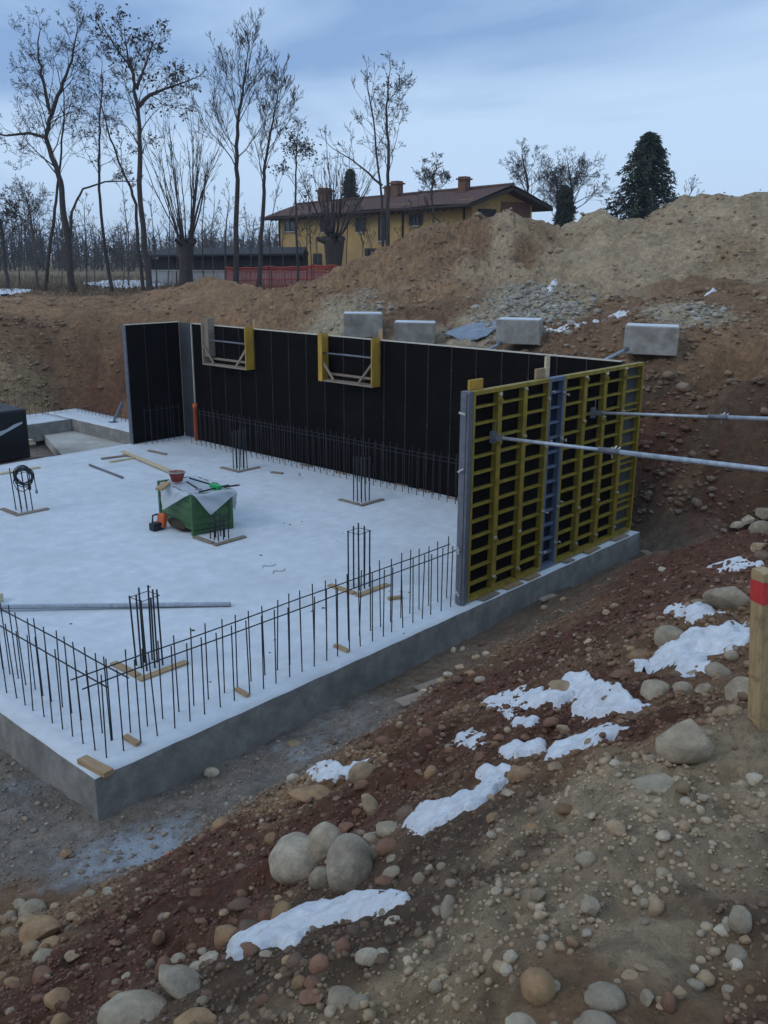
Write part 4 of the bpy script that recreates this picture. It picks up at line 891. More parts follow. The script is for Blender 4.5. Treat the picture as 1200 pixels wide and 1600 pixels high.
for k, z in enumerate((hs*0.80, hs*0.935)):
    c = sp(z); w = ws/2+0.0015
    for a, b in ((-1, -1), (1, -1), (1, 1), (-1, 1)): vs.append(c + Vector((math.cos(rzs)*a*w - math.sin(rzs)*b*w, math.sin(rzs)*a*w + math.cos(rzs)*b*w, rnd.uniform(-.004, .004))))
for i in range(4): fs.append((i, (i+1) % 4, 4+(i+1) % 4, 4+i))
mb.add(vs, fs); mb.build('red_band', M['red_paint'], t)

# ------------------------------------------------------------------ snow patches
def inside(poly, x, y):
    c = np.zeros(x.shape, bool); n = len(poly)
    for i in range(n):
        x1, y1 = poly[i]; x2, y2 = poly[(i+1) % n]
        k = ((y1 > y) != (y2 > y)) & (x < (x2-x1)*(y-y1)/((y2-y1) if y2 != y1 else 1e-9)+x1); c ^= k
    return c
def dist_poly(poly, x, y):
    d = np.full(x.shape, 1e9); n = len(poly)
    for i in range(n):
        a = np.array(poly[i]); b = np.array(poly[(i+1) % n]); e = b-a; l2 = e@e+1e-12
        t = np.clip(((x-a[0])*e[0]+(y-a[1])*e[1])/l2, 0, 1); d = np.minimum(d, np.hypot(x-a[0]-t*e[0], y-a[1]-t*e[1]))
    return d
snow_depth = []
def snow(pts, label, thick=0.032, step=0.022, rag=0.055, name='snow_patch'):
    poly = [tuple(hit(px, py)[:2]) for px, py in pts]
    a = np.array(poly); lo = a.min(0)-0.1; hi = a.max(0)+0.1
    xs = np.arange(lo[0], hi[0], step); ys = np.arange(lo[1], hi[1], step)
    if len(xs)*len(ys) > 120000: step *= math.sqrt(len(xs)*len(ys)/120000); xs = np.arange(lo[0], hi[0], step); ys = np.arange(lo[1], hi[1], step)
    X, Y = np.meshgrid(xs, ys); x = X.ravel(); y = Y.ravel()
    sd = np.where(inside(poly, x, y), 1, -1)*dist_poly(poly, x, y) + rag*(fbm(x/0.20, y/0.20, 3, 400)*1.1 + 0.28*fbm(x/0.07, y/0.07, 2, 431)) + 0.002
    hz = H(x, y) if name == 'snow_patch' else base_h(x, y)+0.02
    smooth = base_h(x, y)
    k = np.clip(sd/(thick*2.2), -0.6, 1)
    prof = np.where(k > 0, np.sqrt(np.clip(1-(1-k)**2, 0, 1)), k)
    z = hz*0.70+smooth*0.30 + thick*prof*(0.80+1.5*fbm(x/0.17, y/0.17, 3, 321)) + np.where(k > 0, 0.004, -0.01)
    keep = (k > -0.5).reshape(X.shape)
    cell = keep[:-1, :-1] & keep[1:, :-1] & keep[:-1, 1:] & keep[1:, 1:]
    jj, ii_ = np.nonzero(cell); nx = len(xs); base = jj*nx+ii_
    q = np.stack([base, base+1, base+nx+1, base+nx], 1); u, inv = np.unique(q, return_inverse=True)
    if not len(u): return None
    c = a.mean(0); cz_ = h1(c[0], c[1])
    m = bpy.data.meshes.new(name); m.from_pydata(np.stack([x[u]-c[0], y[u]-c[1], z[u]-cz_], 1).tolist(), [], inv.reshape(q.shape).tolist()); m.materials.append(M['snow'])
    m.polygons.foreach_set('use_smooth', [True]*len(m.polygons)); m.update()
    o = bpy.data.objects.new(name, m); col.objects.link(o); o.location = (c[0], c[1], cz_)
    return tag(o, label, 'snow', 'patches of old snow')
SNOW = [
 ([(1108,886),(1125,876),(1160,873),(1192,880),(1186,891),(1130,895)], 'snow patch lying above the pointed grey boulder near the stake top'),
 ([(1038,956),(1060,947),(1110,950),(1144,958),(1112,966),(1120,982),(1168,972),(1170,994),(1140,1016),(1118,1022),(1105,1042),(1085,1056),(1065,1060),(1055,1046),(1016,1041),(1025,1020),(1060,1010),(1066,994),(1104,986),(1100,970),(1066,968),(1050,962)], 'branching snow patch reaching the marker stake'),
 ([(980,1038),(1000,1034),(1018,1050),(995,1057)], 'tiny snow patch beside the ochre stone'),
 ([(745,1096),(770,1084),(800,1080),(850,1084),(870,1074),(893,1048),(910,1043),(918,1060),(950,1068),(978,1088),(982,1099),(1022,1103),(990,1116),(930,1118),(885,1118),(900,1100),(930,1084),(900,1083),(870,1095),(838,1106),(810,1106),(800,1127),(780,1116),(760,1112)], 'wide ragged snow patch with a stone sunk in its upper edge'),
 ([(702,1152),(715,1136),(740,1133),(772,1150),(766,1166),(740,1172),(710,1166)], 'rounded snow patch on red soil left of the long snow streak'),
 ([(788,1170),(830,1156),(860,1168),(890,1153),(920,1139),(960,1130),(998,1134),(962,1151),(900,1177),(857,1189),(845,1181),(800,1187)], 'long snow streak tapering towards the big angular boulder'),
 ([(632,1287),(660,1258),(700,1248),(738,1238),(756,1216),(735,1214),(755,1194),(797,1193),(792,1226),(742,1262),(700,1282),(665,1300),(640,1300)], 'bent snow patch below the snow streak, stones at its lower end'),
 ([(353,1487),(375,1468),(430,1446),(480,1426),(540,1408),(590,1403),(630,1403),(600,1419),(560,1431),(520,1441),(482,1452),(466,1476),(440,1479),(420,1476),(390,1491),(360,1506)], 'long snow streak below the two pale boulders'),
 ([(344,1544),(365,1524),(390,1519),(372,1541),(350,1552)], 'small snow scrap beside the long flat boulder'),
 ([(476,1207),(500,1189),(530,1184),(545,1194),(580,1183),(592,1198),(552,1206),(520,1216),(483,1217)], 'thin snow patch beside a tan stone at the foot of the slope'),
 ([(798,1131),(822,1127),(842,1131),(836,1141),(805,1140)], 'small snow scrap between the two larger snow streaks')]
for pts, l in SNOW: snow(pts, l)
for pts, l in [([(952, 494), (980, 487), (984, 491), (960, 498)], 'white snow sliver behind the tan concrete block'), ([(852, 455), (862, 444), (868, 444), (862, 458)], 'white snow scrap above the pale rubble heap'), ([(1102, 458), (1112, 451), (1120, 453), (1112, 460)], 'white snow scrap on the big gravel heap'), ([(848, 517), (905, 505), (930, 500), (938, 502), (890, 513)], 'thin icy snow strip right of the block below the rubble heap')]:
    snow(pts, l, 0.06, 0.03, 0.04)
for pts, l in [([(128, 445), (160, 441), (200, 440), (252, 439), (258, 446), (215, 450), (160, 451)], 'flat snow field under the bare trees'), ([(-60, 452), (0, 451), (40, 452), (56, 455), (30, 459), (-50, 460)], 'flat snow strip under the left tree row edge')]:
    snow(pts, l, 0.12, 0.25, 0.8, name='snow_field')

# ------------------------------------------------------------------ stones
def ico(sub):
    import bmesh
    bm = bmesh.new(); bmesh.ops.create_icosphere(bm, subdivisions=sub, radius=1.0)
    v = np.array([x.co[:] for x in bm.verts]); f = [tuple(q.index for q in p.verts) for p in bm.faces]; bm.free(); return v, f
def n3(v, s, seed): return vnoise(v[:, 0]*s+3*seed, v[:, 1]*s+v[:, 2]*s*0.7, seed) + vnoise(v[:, 1]*s-seed, v[:, 2]*s+v[:, 0]*s*0.6, seed+40)
def stone_shape(sub, seed, angular):
    v, f = ico(sub); r = np.random.default_rng(seed)
    w = v*(1 + 0.20*n3(v, 1.1, seed)[:, None] + 0.07*n3(v, 2.6, seed+7)[:, None])
    if angular:
        for _ in range(7):
            d = r.normal(size=3); d /= np.linalg.norm(d); k = r.uniform(0.55, 0.85); s = w@d; w = w - np.where(s > k, (s-k)*0.85, 0)[:, None]*d
    w = np.sign(w)*np.abs(w)**0.96
    return w/np.abs(w).max(0), f
SHAPES = []
for k in range(12):
    v, f = stone_shape(4, 100+k, k >= 8 or k in (5, 7)); m = bpy.data.meshes.new('stone'); m.from_pydata(v.tolist(), [], f); m.materials.append(STONE['g'])
    m.polygons.foreach_set('use_smooth', [True]*len(m.polygons)); m.update(); SHAPES.append(m)
stone_spots = []
def stone(pos, sx, sy, sz, mat, label, group, ang=0.0, tilt=0.0, shape=None, cat='stone', name='stone'):
    m = SHAPES[shape if shape is not None else rnd.randrange(8)]
    o = bpy.data.objects.new(name, m); col.objects.link(o)
    o.location = pos; o.scale = (sx, sy, sz)
    o.rotation_euler = (Matrix.Rotation(VR + ang, 3, 'Z') @ Matrix.Rotation(tilt, 3, 'Y') @ Matrix.Rotation(rnd.uniform(-.25, .25), 3, 'X')).to_euler()
    o.material_slots[0].link = 'OBJECT'; o.material_slots[0].material = STONE[mat]
    stone_spots.append((pos[0], pos[1], max(sx, sy)))
    return tag(o, label, cat, group)
def stone_px(px, py, w, h, mat, label, group=None, tilt=0.0, shape=None, cat='stone', name='stone', sink=0.30):
    p = hit(px, py + 0.30*h); d = float(np.linalg.norm(p-CAM)); el = math.asin((CAM[2]-p[2])/d)
    sx = w*0.5*d/FPX*1.04; hv = h*0.5*d/FPX*1.04; sy = (sx+hv)*0.5
    # vertical half-size so that the seen outline, top and face together, has the seen height
    sz = math.sqrt(max((hv*hv - (sy*math.sin(el))**2)/math.cos(el)**2, (0.55*hv)**2))
    return stone((p[0], p[1], p[2] + sz*(1-2*sink)*0.9), sx, sy, sz, mat, label, group, 0, tilt, shape, cat, name)
BIG = [
 (461,1338,86,74,'w','large smooth round grey boulder, left of the two pale boulders',0,0), (545,1350,70,90,'w','large upright egg-shaped pale boulder right of the round grey one',0,1), (508,1308,52,60,'g','greenish grey boulder wedged behind the two big pale boulders',0,2),
 (500,1366,36,32,'g','small grey boulder under the gap between the two pale boulders',0,3), (1067,1156,78,74,'g','big angular grey boulder below the long snow streak',0,9), (1135,931,68,44,'g','pointed grey boulder by the snow near the stake top',0,8),
 (1046,990,48,38,'g','pale angular boulder between the red slope and the branching snow',0,10), (1000,1023,42,25,'o','flat ochre stone beside the tiny snow patch',0,4), (970,1050,34,20,'r','reddish stone left of the tiny snow patch',0,5), (877,1068,36,20,'t','tan stone sunk in the upper edge of the wide snow patch',0,6),
 (1022,1075,46,36,'g','squarish grey stone below the branching snow patch',0,11), (1160,1075,46,46,'g','large grey stone just left of the stake',0,7), (1120,1046,42,24,'g','flat grey stone above the large one by the stake',0.2,0), (1066,1073,30,22,'g','grey stone beside the squarish one below the branching snow',0,1),
 (215,1578,98,62,'g','long flat grey boulder low on the red slope',0.12,2), (292,1530,95,46,'g','long slanting grey boulder rising from the flat one',0.62,3), (305,1588,56,32,'o','ochre boulder beside the long flat grey one',0,4), (332,1491,36,22,'w','pale stone just below the end of the long snow streak',0,5),
 (356,1458,38,34,'o','rounded ochre stone above the end of the long snow streak',0,6), (440,1424,30,38,'o','upright yellowish stone under the pale boulders',0,7), (255,1511,26,32,'r','reddish upright stone left of the slanting boulder',0,0), (1030,1222,96,46,'g','broad grey rock slab breaking through the gravel edge',0.05,9),
 (488,1236,70,34,'o','long ochre clay lump above the round grey boulder',0,8), (568,1203,44,36,'t','tan stone at the snow patch at the foot of the slope',0,2), (580,1254,22,40,'t','slim slanting tan stone above the pale boulders',-0.6,3), (674,1206,22,26,'o','rounded ochre stone with a small pale one beside it',0,4),
 (636,1267,34,24,'d','dark stone at the lower end of the bent snow patch',0,5), (610,1290,44,26,'g','grey stone below the bent snow patch end',0,6), (838,1535,48,52,'o','big ochre stone sunk in the gravel track',0,1), (945,1552,54,36,'g','grey stone beside the big ochre one on the gravel track',0,2),
 (928,1596,60,42,'g','grey boulder on the gravel track below the grey and ochre stones',0,3), (1155,1432,30,36,'g','round grey stone in a cluster on the gravel track',0,4), (915,1338,28,30,'g','flat grey stone standing on edge on the gravel track',0.5,5), (1023,1412,24,28,'t','tan wedge stone with a small round one beside it',0.3,6), (922,1412,26,28,'g','oval grey stone left of the tan wedge stone',0.4,7),
 (60,1447,58,40,'o','big ochre stone in the stone heap at the slope foot',0,10), (345,1285,30,18,'o','yellow ochre stone at the foot of the red slope',0,0), (330,1205,24,18,'w','pale round stone alone on the wet pit floor',0,1), (815,1207,42,28,'o','ochre stone pair below the long snow streak',0,2), (880,1260,28,18,'o','ochre stone lying below the stone pair',0,3)]
for px, py, w, h, m, l, tl, sh_ in BIG: stone_px(px, py, w, h, m, l, None, tl, sh_, 'boulder' if w > 40 else 'stone', 'boulder' if w > 40 else 'stone', sink=0.25 if w > 60 else 0.36)
MED = [(582,1305,28,24,'g'),(585,1328,30,22,'g'),(605,1318,34,24,'r'),(655,1204,14,12,'t'),(560,1168,18,14,'d'),(612,1360,30,18,'g'),(600,1372,30,18,'r'),(655,1370,20,18,'g'),(672,1354,14,14,'g'),(690,1352,16,14,'g'),(700,1412,24,34,'w'),(684,1420,18,18,'g'),(613,1435,26,16,'w'),(574,1490,38,28,'w'),(596,1489,20,20,'w'),(578,1500,14,14,'w'),(536,1476,22,28,'r'),(540,1556,52,38,'g'),(560,1562,30,24,'g'),(500,1502,30,30,'r'),(468,1532,22,20,'o'),(488,1532,24,20,'r'),(462,1500,30,26,'d'),(488,1552,36,20,'r'),(412,1560,22,16,'r'),
 (50,1416,38,28,'g'),(75,1472,30,20,'o'),(48,1480,26,22,'t'),(40,1436,24,18,'t'),(15,1455,22,16,'t'),(16,1430,18,18,'g'),(70,1492,36,22,'g'),(65,1520,28,26,'r'),(92,1555,38,26,'o'),(112,1491,22,12,'t'),(95,1597,28,30,'o'),(20,1530,24,14,'o'),(140,1396,20,16,'g'),(168,1392,18,16,'w'),(120,1398,20,12,'r'),(103,1332,18,14,'o'),(115,1428,20,12,'t'),(85,1415,16,12,'t'),(30,1410,20,14,'g'),(180,1470,18,10,'r'),(250,1370,16,10,'r'),(310,1392,24,13,'r'),(205,1455,20,14,'r'),(248,1462,18,22,'r'),(316,1436,20,12,'r'),(375,1408,36,20,'d'),(395,1445,40,22,'d'),(420,1430,34,26,'r'),(390,1480,30,22,'r'),
 (278,1495,22,16,'w'),(300,1478,16,12,'r'),(318,1484,16,10,'g'),(235,1505,14,16,'g'),(275,1520,16,16,'r'),(310,1508,26,18,'g'),(345,1508,16,12,'d'),(385,1585,20,14,'t'),
 (797,1490,20,18,'w'),(790,1511,20,16,'w'),(1085,1535,26,18,'g'),(1102,1524,24,20,'t'),(1062,1547,20,20,'t'),(1044,1562,20,28,'r'),(1010,1556,18,26,'g'),(842,1394,22,22,'g'),(917,1456,14,13,'w'),(997,1389,20,14,'w'),(1007,1409,14,14,'g'),(1127,1450,22,20,'w'),(1148,1488,32,28,'g'),(1150,1506,16,20,'w'),(1136,1438,14,14,'w'),(1164,1465,16,14,'t'),(820,1598,54,24,'g'),(880,1415,16,10,'w'),(1060,1332,14,12,'w'),(1180,1214,26,20,'w'),(1018,1296,12,10,'t'),(985,1520,28,14,'t'),(1003,1508,24,12,'t'),(824,1437,34,16,'t'),(1085,1512,12,12,'w'),(875,1418,14,12,'g'),(1072,1250,18,14,'w'),(1028,1250,14,12,'w'),
 (1130,1110,30,20,'t'),(1146,1108,26,20,'t'),(1085,1050,24,14,'g'),(1142,1022,20,18,'g'),(1100,1072,26,20,'g'),(1055,1052,20,14,'d'),(900,1268,16,12,'t'),(795,1236,24,14,'g'),(768,1302,18,12,'w'),(868,1196,22,14,'t'),(925,1198,16,12,'t'),(940,1204,14,11,'t'),(960,1190,16,10,'w'),(770,1275,20,14,'o'),(830,1290,22,12,'o'),(1150,818,22,14,'w'),(1188,824,34,30,'g'),(1168,810,22,16,'w'),(1192,800,26,20,'g'),(1186,852,26,20,'t'),(1190,866,26,14,'d'),(1125,922,18,10,'w'),(1092,938,22,12,'t'),(1100,950,26,12,'g'),(960,945,14,9,'t'),(948,955,14,9,'t'),(990,1000,14,10,'r'),(1018,962,16,10,'r'),(920,1000,16,10,'t'),(985,988,14,10,'r'),(1035,888,14,9,'w'),(1015,925,16,10,'r'),
 (458,1213,22,15,'w'),(460,1161,26,11,'t'),(545,1178,14,8,'t'),(520,1160,12,8,'d'),(720,1040,18,12,'t'),(745,1025,16,12,'t'),(735,1050,22,14,'o'),(750,1060,18,12,'w'),(715,1060,18,12,'d'),(700,1052,16,10,'w'),(690,1062,18,10,'t'),(760,1020,14,10,'w'),(723,1013,9,11,'w'),(708,1014,9,11,'w'),(755,1004,16,12,'d'),(800,985,14,9,'d'),(850,948,12,9,'g'),(880,935,12,9,'t'),(660,1080,14,10,'t'),(625,1130,12,12,'t'),(665,1142,22,18,'r'),(600,1155,26,16,'r'),(570,1163,20,12,'r'),(420,1290,26,14,'r'),(425,1308,26,16,'o'),(395,1322,20,12,'r'),(540,1290,28,18,'r'),(750,1180,18,14,'r'),(705,1185,16,12,'d'),(780,1150,20,12,'r'),(860,1125,26,16,'r'),(820,1150,16,10,'r')]
TONE_W = {'g': 'grey', 'w': 'pale', 't': 'tan', 'o': 'ochre', 'r': 'reddish', 'd': 'dark'}
MARKS = [(500, 1340, 'the two pale boulders'), (280, 1550, 'the long slanting boulder'), (480, 1440, 'the long lower snow streak'), (720, 1250, 'the bent snow patch'), (880, 1100, 'the wide ragged snow patch'), (1110, 1010, 'the branching snow patch'), (1185, 1100, 'the marker stake'), (1067, 1160, 'the big angular boulder'), (1030, 1230, 'the broad rock slab'), (838, 1535, 'the big ochre stone'), (930, 1575, 'the grey boulders in the track'), (1150, 1440, 'the round stone cluster'), (970, 1400, 'the tan wedge stone'), (740, 1150, 'the rounded snow patch'), (500, 1230, 'the long clay lump'), (1000, 1030, 'the flat ochre stone'), (60, 1450, 'the stone heap at the slope foot'), (345, 1285, 'the yellow ochre stone'), (680, 1070, 'the boards on the pit floor'), (900, 950, 'the foot of the yellow shutter'), (700, 1410, 'the upright pale stone'), (540, 1556, 'the lumpy grey stone'), (1160, 820, 'the upper end of the red slope'), (205, 1455, 'the bare red earth'), (640, 1530, 'the edge of the gravel track')]
def region(px, py, tone='g', w=20):
    d, mk = min((math.hypot(px-x, (py-y)*1.3), n) for x, y, n in MARKS)
    size = 'tiny ' if w < 12 else 'small ' if w < 18 else '' if w < 28 else 'large '
    if py > 1200 and px > 620 and py > 1330-(px-800)*0.55: return f'{size}{TONE_W[tone]} stone in the track near {mk}', 'stones in the gravel track'
    if px < 160 and py > 1380: return f'{size}{TONE_W[tone]} cobble in or by {mk}', 'cobbles of the heap at the slope foot'
    if py < 1240 and px < 1150 and py < 1440-px*0.56: return f'{size}{TONE_W[tone]} stone on the pit floor near {mk}', 'stones on the pit floor'
    return f'{size}{TONE_W[tone]} cobble in red earth near {mk}', 'cobbles in the red slope'
for px, py, w, h, m in MED:
    l, g = region(px, py, m, w); stone_px(px, py, w, h, m, l, g, tilt=rnd.uniform(-.3, .3), sink=0.40, shape=rnd.randrange(12))
# more cobbles strewn over the slope, the track and the pit floor
n_more = 300 - len(BIG) - len(MED); k = 0
while k < n_more:
    px, py = rnd.uniform(0, 1200), rnd.uniform(900, 1600)
    base_line = 1445 - 0.42*px if px < 500 else 1235-(px-500)*0.62
    if py < base_line: continue
    w = min(24, max(9, rnd.lognormvariate(2.5, 0.3))); _, g = region(px, py)
    m = rnd.choice('gttorrrrdd' if 'track' not in g else 'gggttt'); l, g = region(px, py, m, w)
    stone_px(px, py, w, w*rnd.uniform(0.55, 0.9), m, l, g, sink=0.44, tilt=rnd.uniform(-.4, .4), shape=rnd.randrange(12)); k += 1

# pebbles and crumbs, far too many to count
def scatter(name, pts, sizes, cols_, label, sub=1, seed=5, flat=0.72, angular=False):
    shp = [stone_shape(sub, 300+seed*10+i, angular or i % 2 == 1) for i in range(6)]
    r = np.random.default_rng(seed); V_ = []; F_ = []; C_ = []; off = 0
    for i in range(6):
        idx = np.arange(i, len(pts), 6)
        if not len(idx): continue
        v, f = shp[i]; f = np.array(f); n = len(idx)
        ang = r.uniform(0, 2*np.pi, n); s = sizes[idx]; ax = np.stack([s, s*r.uniform(.65, 1, n), s*r.uniform(flat*0.7, flat, n)], 1)
        L_ = v[None, :, :]*ax[:, None, :]
        tl = r.uniform(-.5, .5, n)[:, None]; y1 = L_[:, :, 1]*np.cos(tl)-L_[:, :, 2]*np.sin(tl); z1 = L_[:, :, 1]*np.sin(tl)+L_[:, :, 2]*np.cos(tl)
        c, s_ = np.cos(ang)[:, None], np.sin(ang)[:, None]
        X = L_[:, :, 0]*c - y1*s_ + pts[idx, 0][:, None]; Y = L_[:, :, 0]*s_ + y1*c + pts[idx, 1][:, None]; Z = z1 + pts[idx, 2][:, None] + (0.15*s)[:, None]
        V_.append(np.stack([X, Y, Z], 2).reshape(-1, 3)); F_.append((f[None]+ (np.arange(n)*len(v))[:, None, None]).reshape(-1, 3)+off); off += n*len(v)
        C_.append(np.repeat(cols_[idx], len(v), 0))
    V_ = np.concatenate(V_); F_ = np.concatenate(F_).astype(np.int32); C_ = np.concatenate(C_)
    m = bpy.data.meshes.new(name); m.vertices.add(len(V_)); m.vertices.foreach_set('co', V_.astype(np.float32).ravel())
    m.loops.add(F_.size); m.loops.foreach_set('vertex_index', F_.ravel()); m.polygons.add(len(F_))
    m.polygons.foreach_set('loop_start', np.arange(0, F_.size, 3, dtype=np.int32)); m.polygons.foreach_set('loop_total', np.full(len(F_), 3, np.int32)); m.polygons.foreach_set('use_smooth', np.ones(len(F_), bool)); m.update()
    ca = m.color_attributes.new('tone', 'FLOAT_COLOR', 'POINT'); ca.data.foreach_set('color', np.concatenate([C_, np.ones((len(C_), 1))], 1).astype(np.float32).ravel())
    m.materials.append(M['pebble']); o = bpy.data.objects.new(name, m); col.objects.link(o)
    tag(o, label, 'stones'); o['kind'] = 'stuff'; return o
def pebble_material():
    m, N, L, B = new_mat('pebbles'); at = N.new('ShaderNodeAttribute'); at.attribute_name = 'tone'; g = N.new('ShaderNodeNewGeometry')
    n = N.new('ShaderNodeTexNoise'); n.inputs['Scale'].default_value = 22; n.inputs['Detail'].default_value = 6; n.inputs['Roughness'].default_value = 0.7; L.new(g.outputs['Position'], n.inputs['Vector'])
    r = N.new('ShaderNodeValToRGB'); r.color_ramp.elements[0].position = 0.3; r.color_ramp.elements[1].position = 0.7; r.color_ramp.elements[0].color = (0.6, 0.58, 0.55, 1); r.color_ramp.elements[1].color = (1.3, 1.3, 1.3, 1); L.new(n.outputs['Fac'], r.inputs['Fac'])
    x = N.new('ShaderNodeMixRGB'); x.blend_type = 'MULTIPLY'; x.inputs['Fac'].default_value = 1; L.new(at.outputs['Color'], x.inputs['Color1']); L.new(r.outputs['Color'], x.inputs['Color2'])
    L.new(x.outputs['Color'], B.inputs['Base Color']); B.inputs['Roughness'].default_value = 0.9; B.inputs['Specular IOR Level'].default_value = 0.25; return m
M['pebble'] = pebble_material()
TONES = np.array([(0.33, 0.28, 0.20), (0.44, 0.38, 0.29), (0.36, 0.265, 0.165), (0.28, 0.175, 0.095), (0.20, 0.12, 0.08), (0.15, 0.11, 0.085)])
def tone_for(pts, mix):
    s = soil_at(pts[:, 0], pts[:, 1])[:, :3]; t = TONES[rng.integers(0, len(TONES), len(pts))]*rng.uniform(.75, 1.15, (len(pts), 1))
    return s*1.06*(1-mix)+t*mix
def cloud(n, u0, u1, v0, v1, keep):
    u = rng.uniform(u0, u1, n); v = np.exp(rng.uniform(math.log(v0), math.log(v1), n)); m = np.abs(u) < 0.48*v+0.5
    u, v = u[m], v[m]; x = CAM[0]+u*rt[0]+v*fw[0]; y = CAM[1]+u*rt[1]+v*fw[1]
    k = keep(x, y); return x[k], y[k]
def not_slab(x, y): return ~((x > -0.05) & (x < SX+0.05) & (y > -0.05) & (y < 19.5))
def clump(x, y, th, sc=0.7, seed=610): return fbm(x/sc, y/sc, 3, seed) > th
x, y = cloud(150000, -5.5, 6.5, 1.1, 12, lambda x, y: not_slab(x, y) & clump(x, y, -0.42))
z = H(x, y); k = ~((z < FLOOR+0.10) & (rng.random(len(x)) < 0.72)); x, y, z = x[k], y[k], z[k]
P = np.stack([x, y, z], 1); d = np.hypot(x-CAM[0], y-CAM[1])
sz = np.minimum(0.032, np.exp(rng.normal(math.log(0.0085), 0.48, len(x)))*np.clip(d/4.0, 0.8, 1.5))
big = sz > 0.013; PB, SB = P[big], sz[big]; gz_ = soil_at(PB[:, 0], PB[:, 1])
gravel = gz_[:, 1] > 0.16; pk = rng.random(len(PB)) < np.where(gravel, 0.40, 0.16)
scatter('pebbles', PB[pk][:4200], SB[pk][:4200]*1.1, tone_for(PB[pk][:4200], 0.45), 'loose pebbles strewn over the near slope and gravel track', 2, 1)
scatter('earth_clods', PB[~pk][:9000], SB[~pk][:9000]*0.95, tone_for(PB[~pk][:9000], 0.04)*0.86, 'broken clods of earth on the near slope', 1, 6, flat=0.8, angular=True)
scatter('soil_crumbs', P[~big][:19000], sz[~big][:19000], tone_for(P[~big][:19000], 0.16), 'earth crumbs and grit on the near slope and track', 1, 2, flat=0.85, angular=True)
# stones of the far bank and the spoil heaps
x, y = cloud(60000, -20, 20, 14, 46, lambda x, y: not_slab(x, y) & clump(x, y, -0.16, 2.2, 640))
xb = np.concatenate([rng.uniform(11.7, 13.7, 5200), rng.uniform(-2, 12, 2600), rng.uniform(13.2, 19, 2600)]); yb = np.concatenate([rng.uniform(-7, 12, 5200), rng.uniform(20.1, 22.4, 2600), rng.uniform(-4, 6, 2600)])
kb = clump(xb, yb, -0.30, 0.8, 660); nb_ = 7500; x = np.concatenate([xb[kb], x[:nb_]]); y = np.concatenate([yb[kb], y[:nb_]])
z = H(x, y); k = z > FLOOR+0.15; x, y, z = x[k], y[k], z[k]; P = np.stack([x, y, z], 1)
sz = np.minimum(0.17, np.exp(rng.normal(math.log(0.038), 0.5, len(x))))
scatter('heap_stones', P, sz, tone_for(P, 0.38), 'stones and clods in the far bank and the spoil heaps', 1, 3)
# pale rubble heaps on the bank
rub = []
for px0, px1, py0, py1, n in [(785, 885, 450, 505, 2000), (720, 775, 500, 528, 120), (555, 600, 460, 495, 160), (1035, 1125, 480, 508, 260)]:
    c = [march(px0+(px1-px0)*a, py0+(py1-py0)*b, base_h) for a in (0, .5, 1) for b in (0, .5, 1)]; c = np.array(c)
    m_ = c.mean(0); cov = np.cov((c[:, :2]-m_[:2]).T); q = rng.multivariate_normal(m_[:2], cov*0.75, n)
    rub.append(q)
rub = np.concatenate(rub); z = H(rub[:, 0], rub[:, 1]); P = np.stack([rub[:, 0], rub[:, 1], z], 1); k = z > 2.0; P = P[k]
sz = np.minimum(0.15, np.exp(rng.normal(math.log(0.043), 0.50, len(P))))
tn = np.array([(0.36, 0.33, 0.27), (0.42, 0.39, 0.33), (0.30, 0.27, 0.215)])[rng.integers(0, 3, len(P))]*rng.uniform(.8, 1.1, (len(P), 1))
scatter('rubble', P, sz, tn, 'pale broken rubble heaped on the far bank', 1, 4, angular=True)
# flat pieces on the pit floor: boards, ice, a blue sheet
for i, (pa, pb, w, mt, l) in enumerate([((624, 1122), (668, 1106), 0.20, 'wood_grey', 'grey board lying on the pit floor beside the slab'), ((660, 1094), (695, 1090), 0.10, 'wood_pale', 'pale board offcut beside the stones on the pit floor'), ((655, 1082), (702, 1063), 0.22, 'wood_grey', 'wide weathered board half under stones on the pit floor'), ((846, 956), (866, 948), 0.10, 'wood_grey', 'small board lying at the slab foot under the yellow shutter'), ((1003, 872), (1024, 882), 0.14, 'wood_grey', 'weathered board lying past the far slab corner')]):
    a = on_z(*pa, FLOOR+0.03); b = on_z(*pb, FLOOR+0.03); c = (a+b)/2; dd = b-a
    plank((c[0], c[1], h1(c[0], c[1])+0.025), float(np.hypot(dd[0], dd[1])), w, 0.03, math.atan2(dd[1], dd[0]), mt, l, 'plank', tilt=0.03)
p = hit(262, 1337); o = MB().box((p[0], p[1], p[2]+0.012), (0.035, 0.02, 0.02), rz=0.4, rx=0.3).build('light_speck_bit', M['orange_pipe'], bevel=0.003); tag(o, 'tiny bright orange plastic scrap at the edge of the red slope', 'scrap')  # unlit orange bit added in place of a small glowing speck
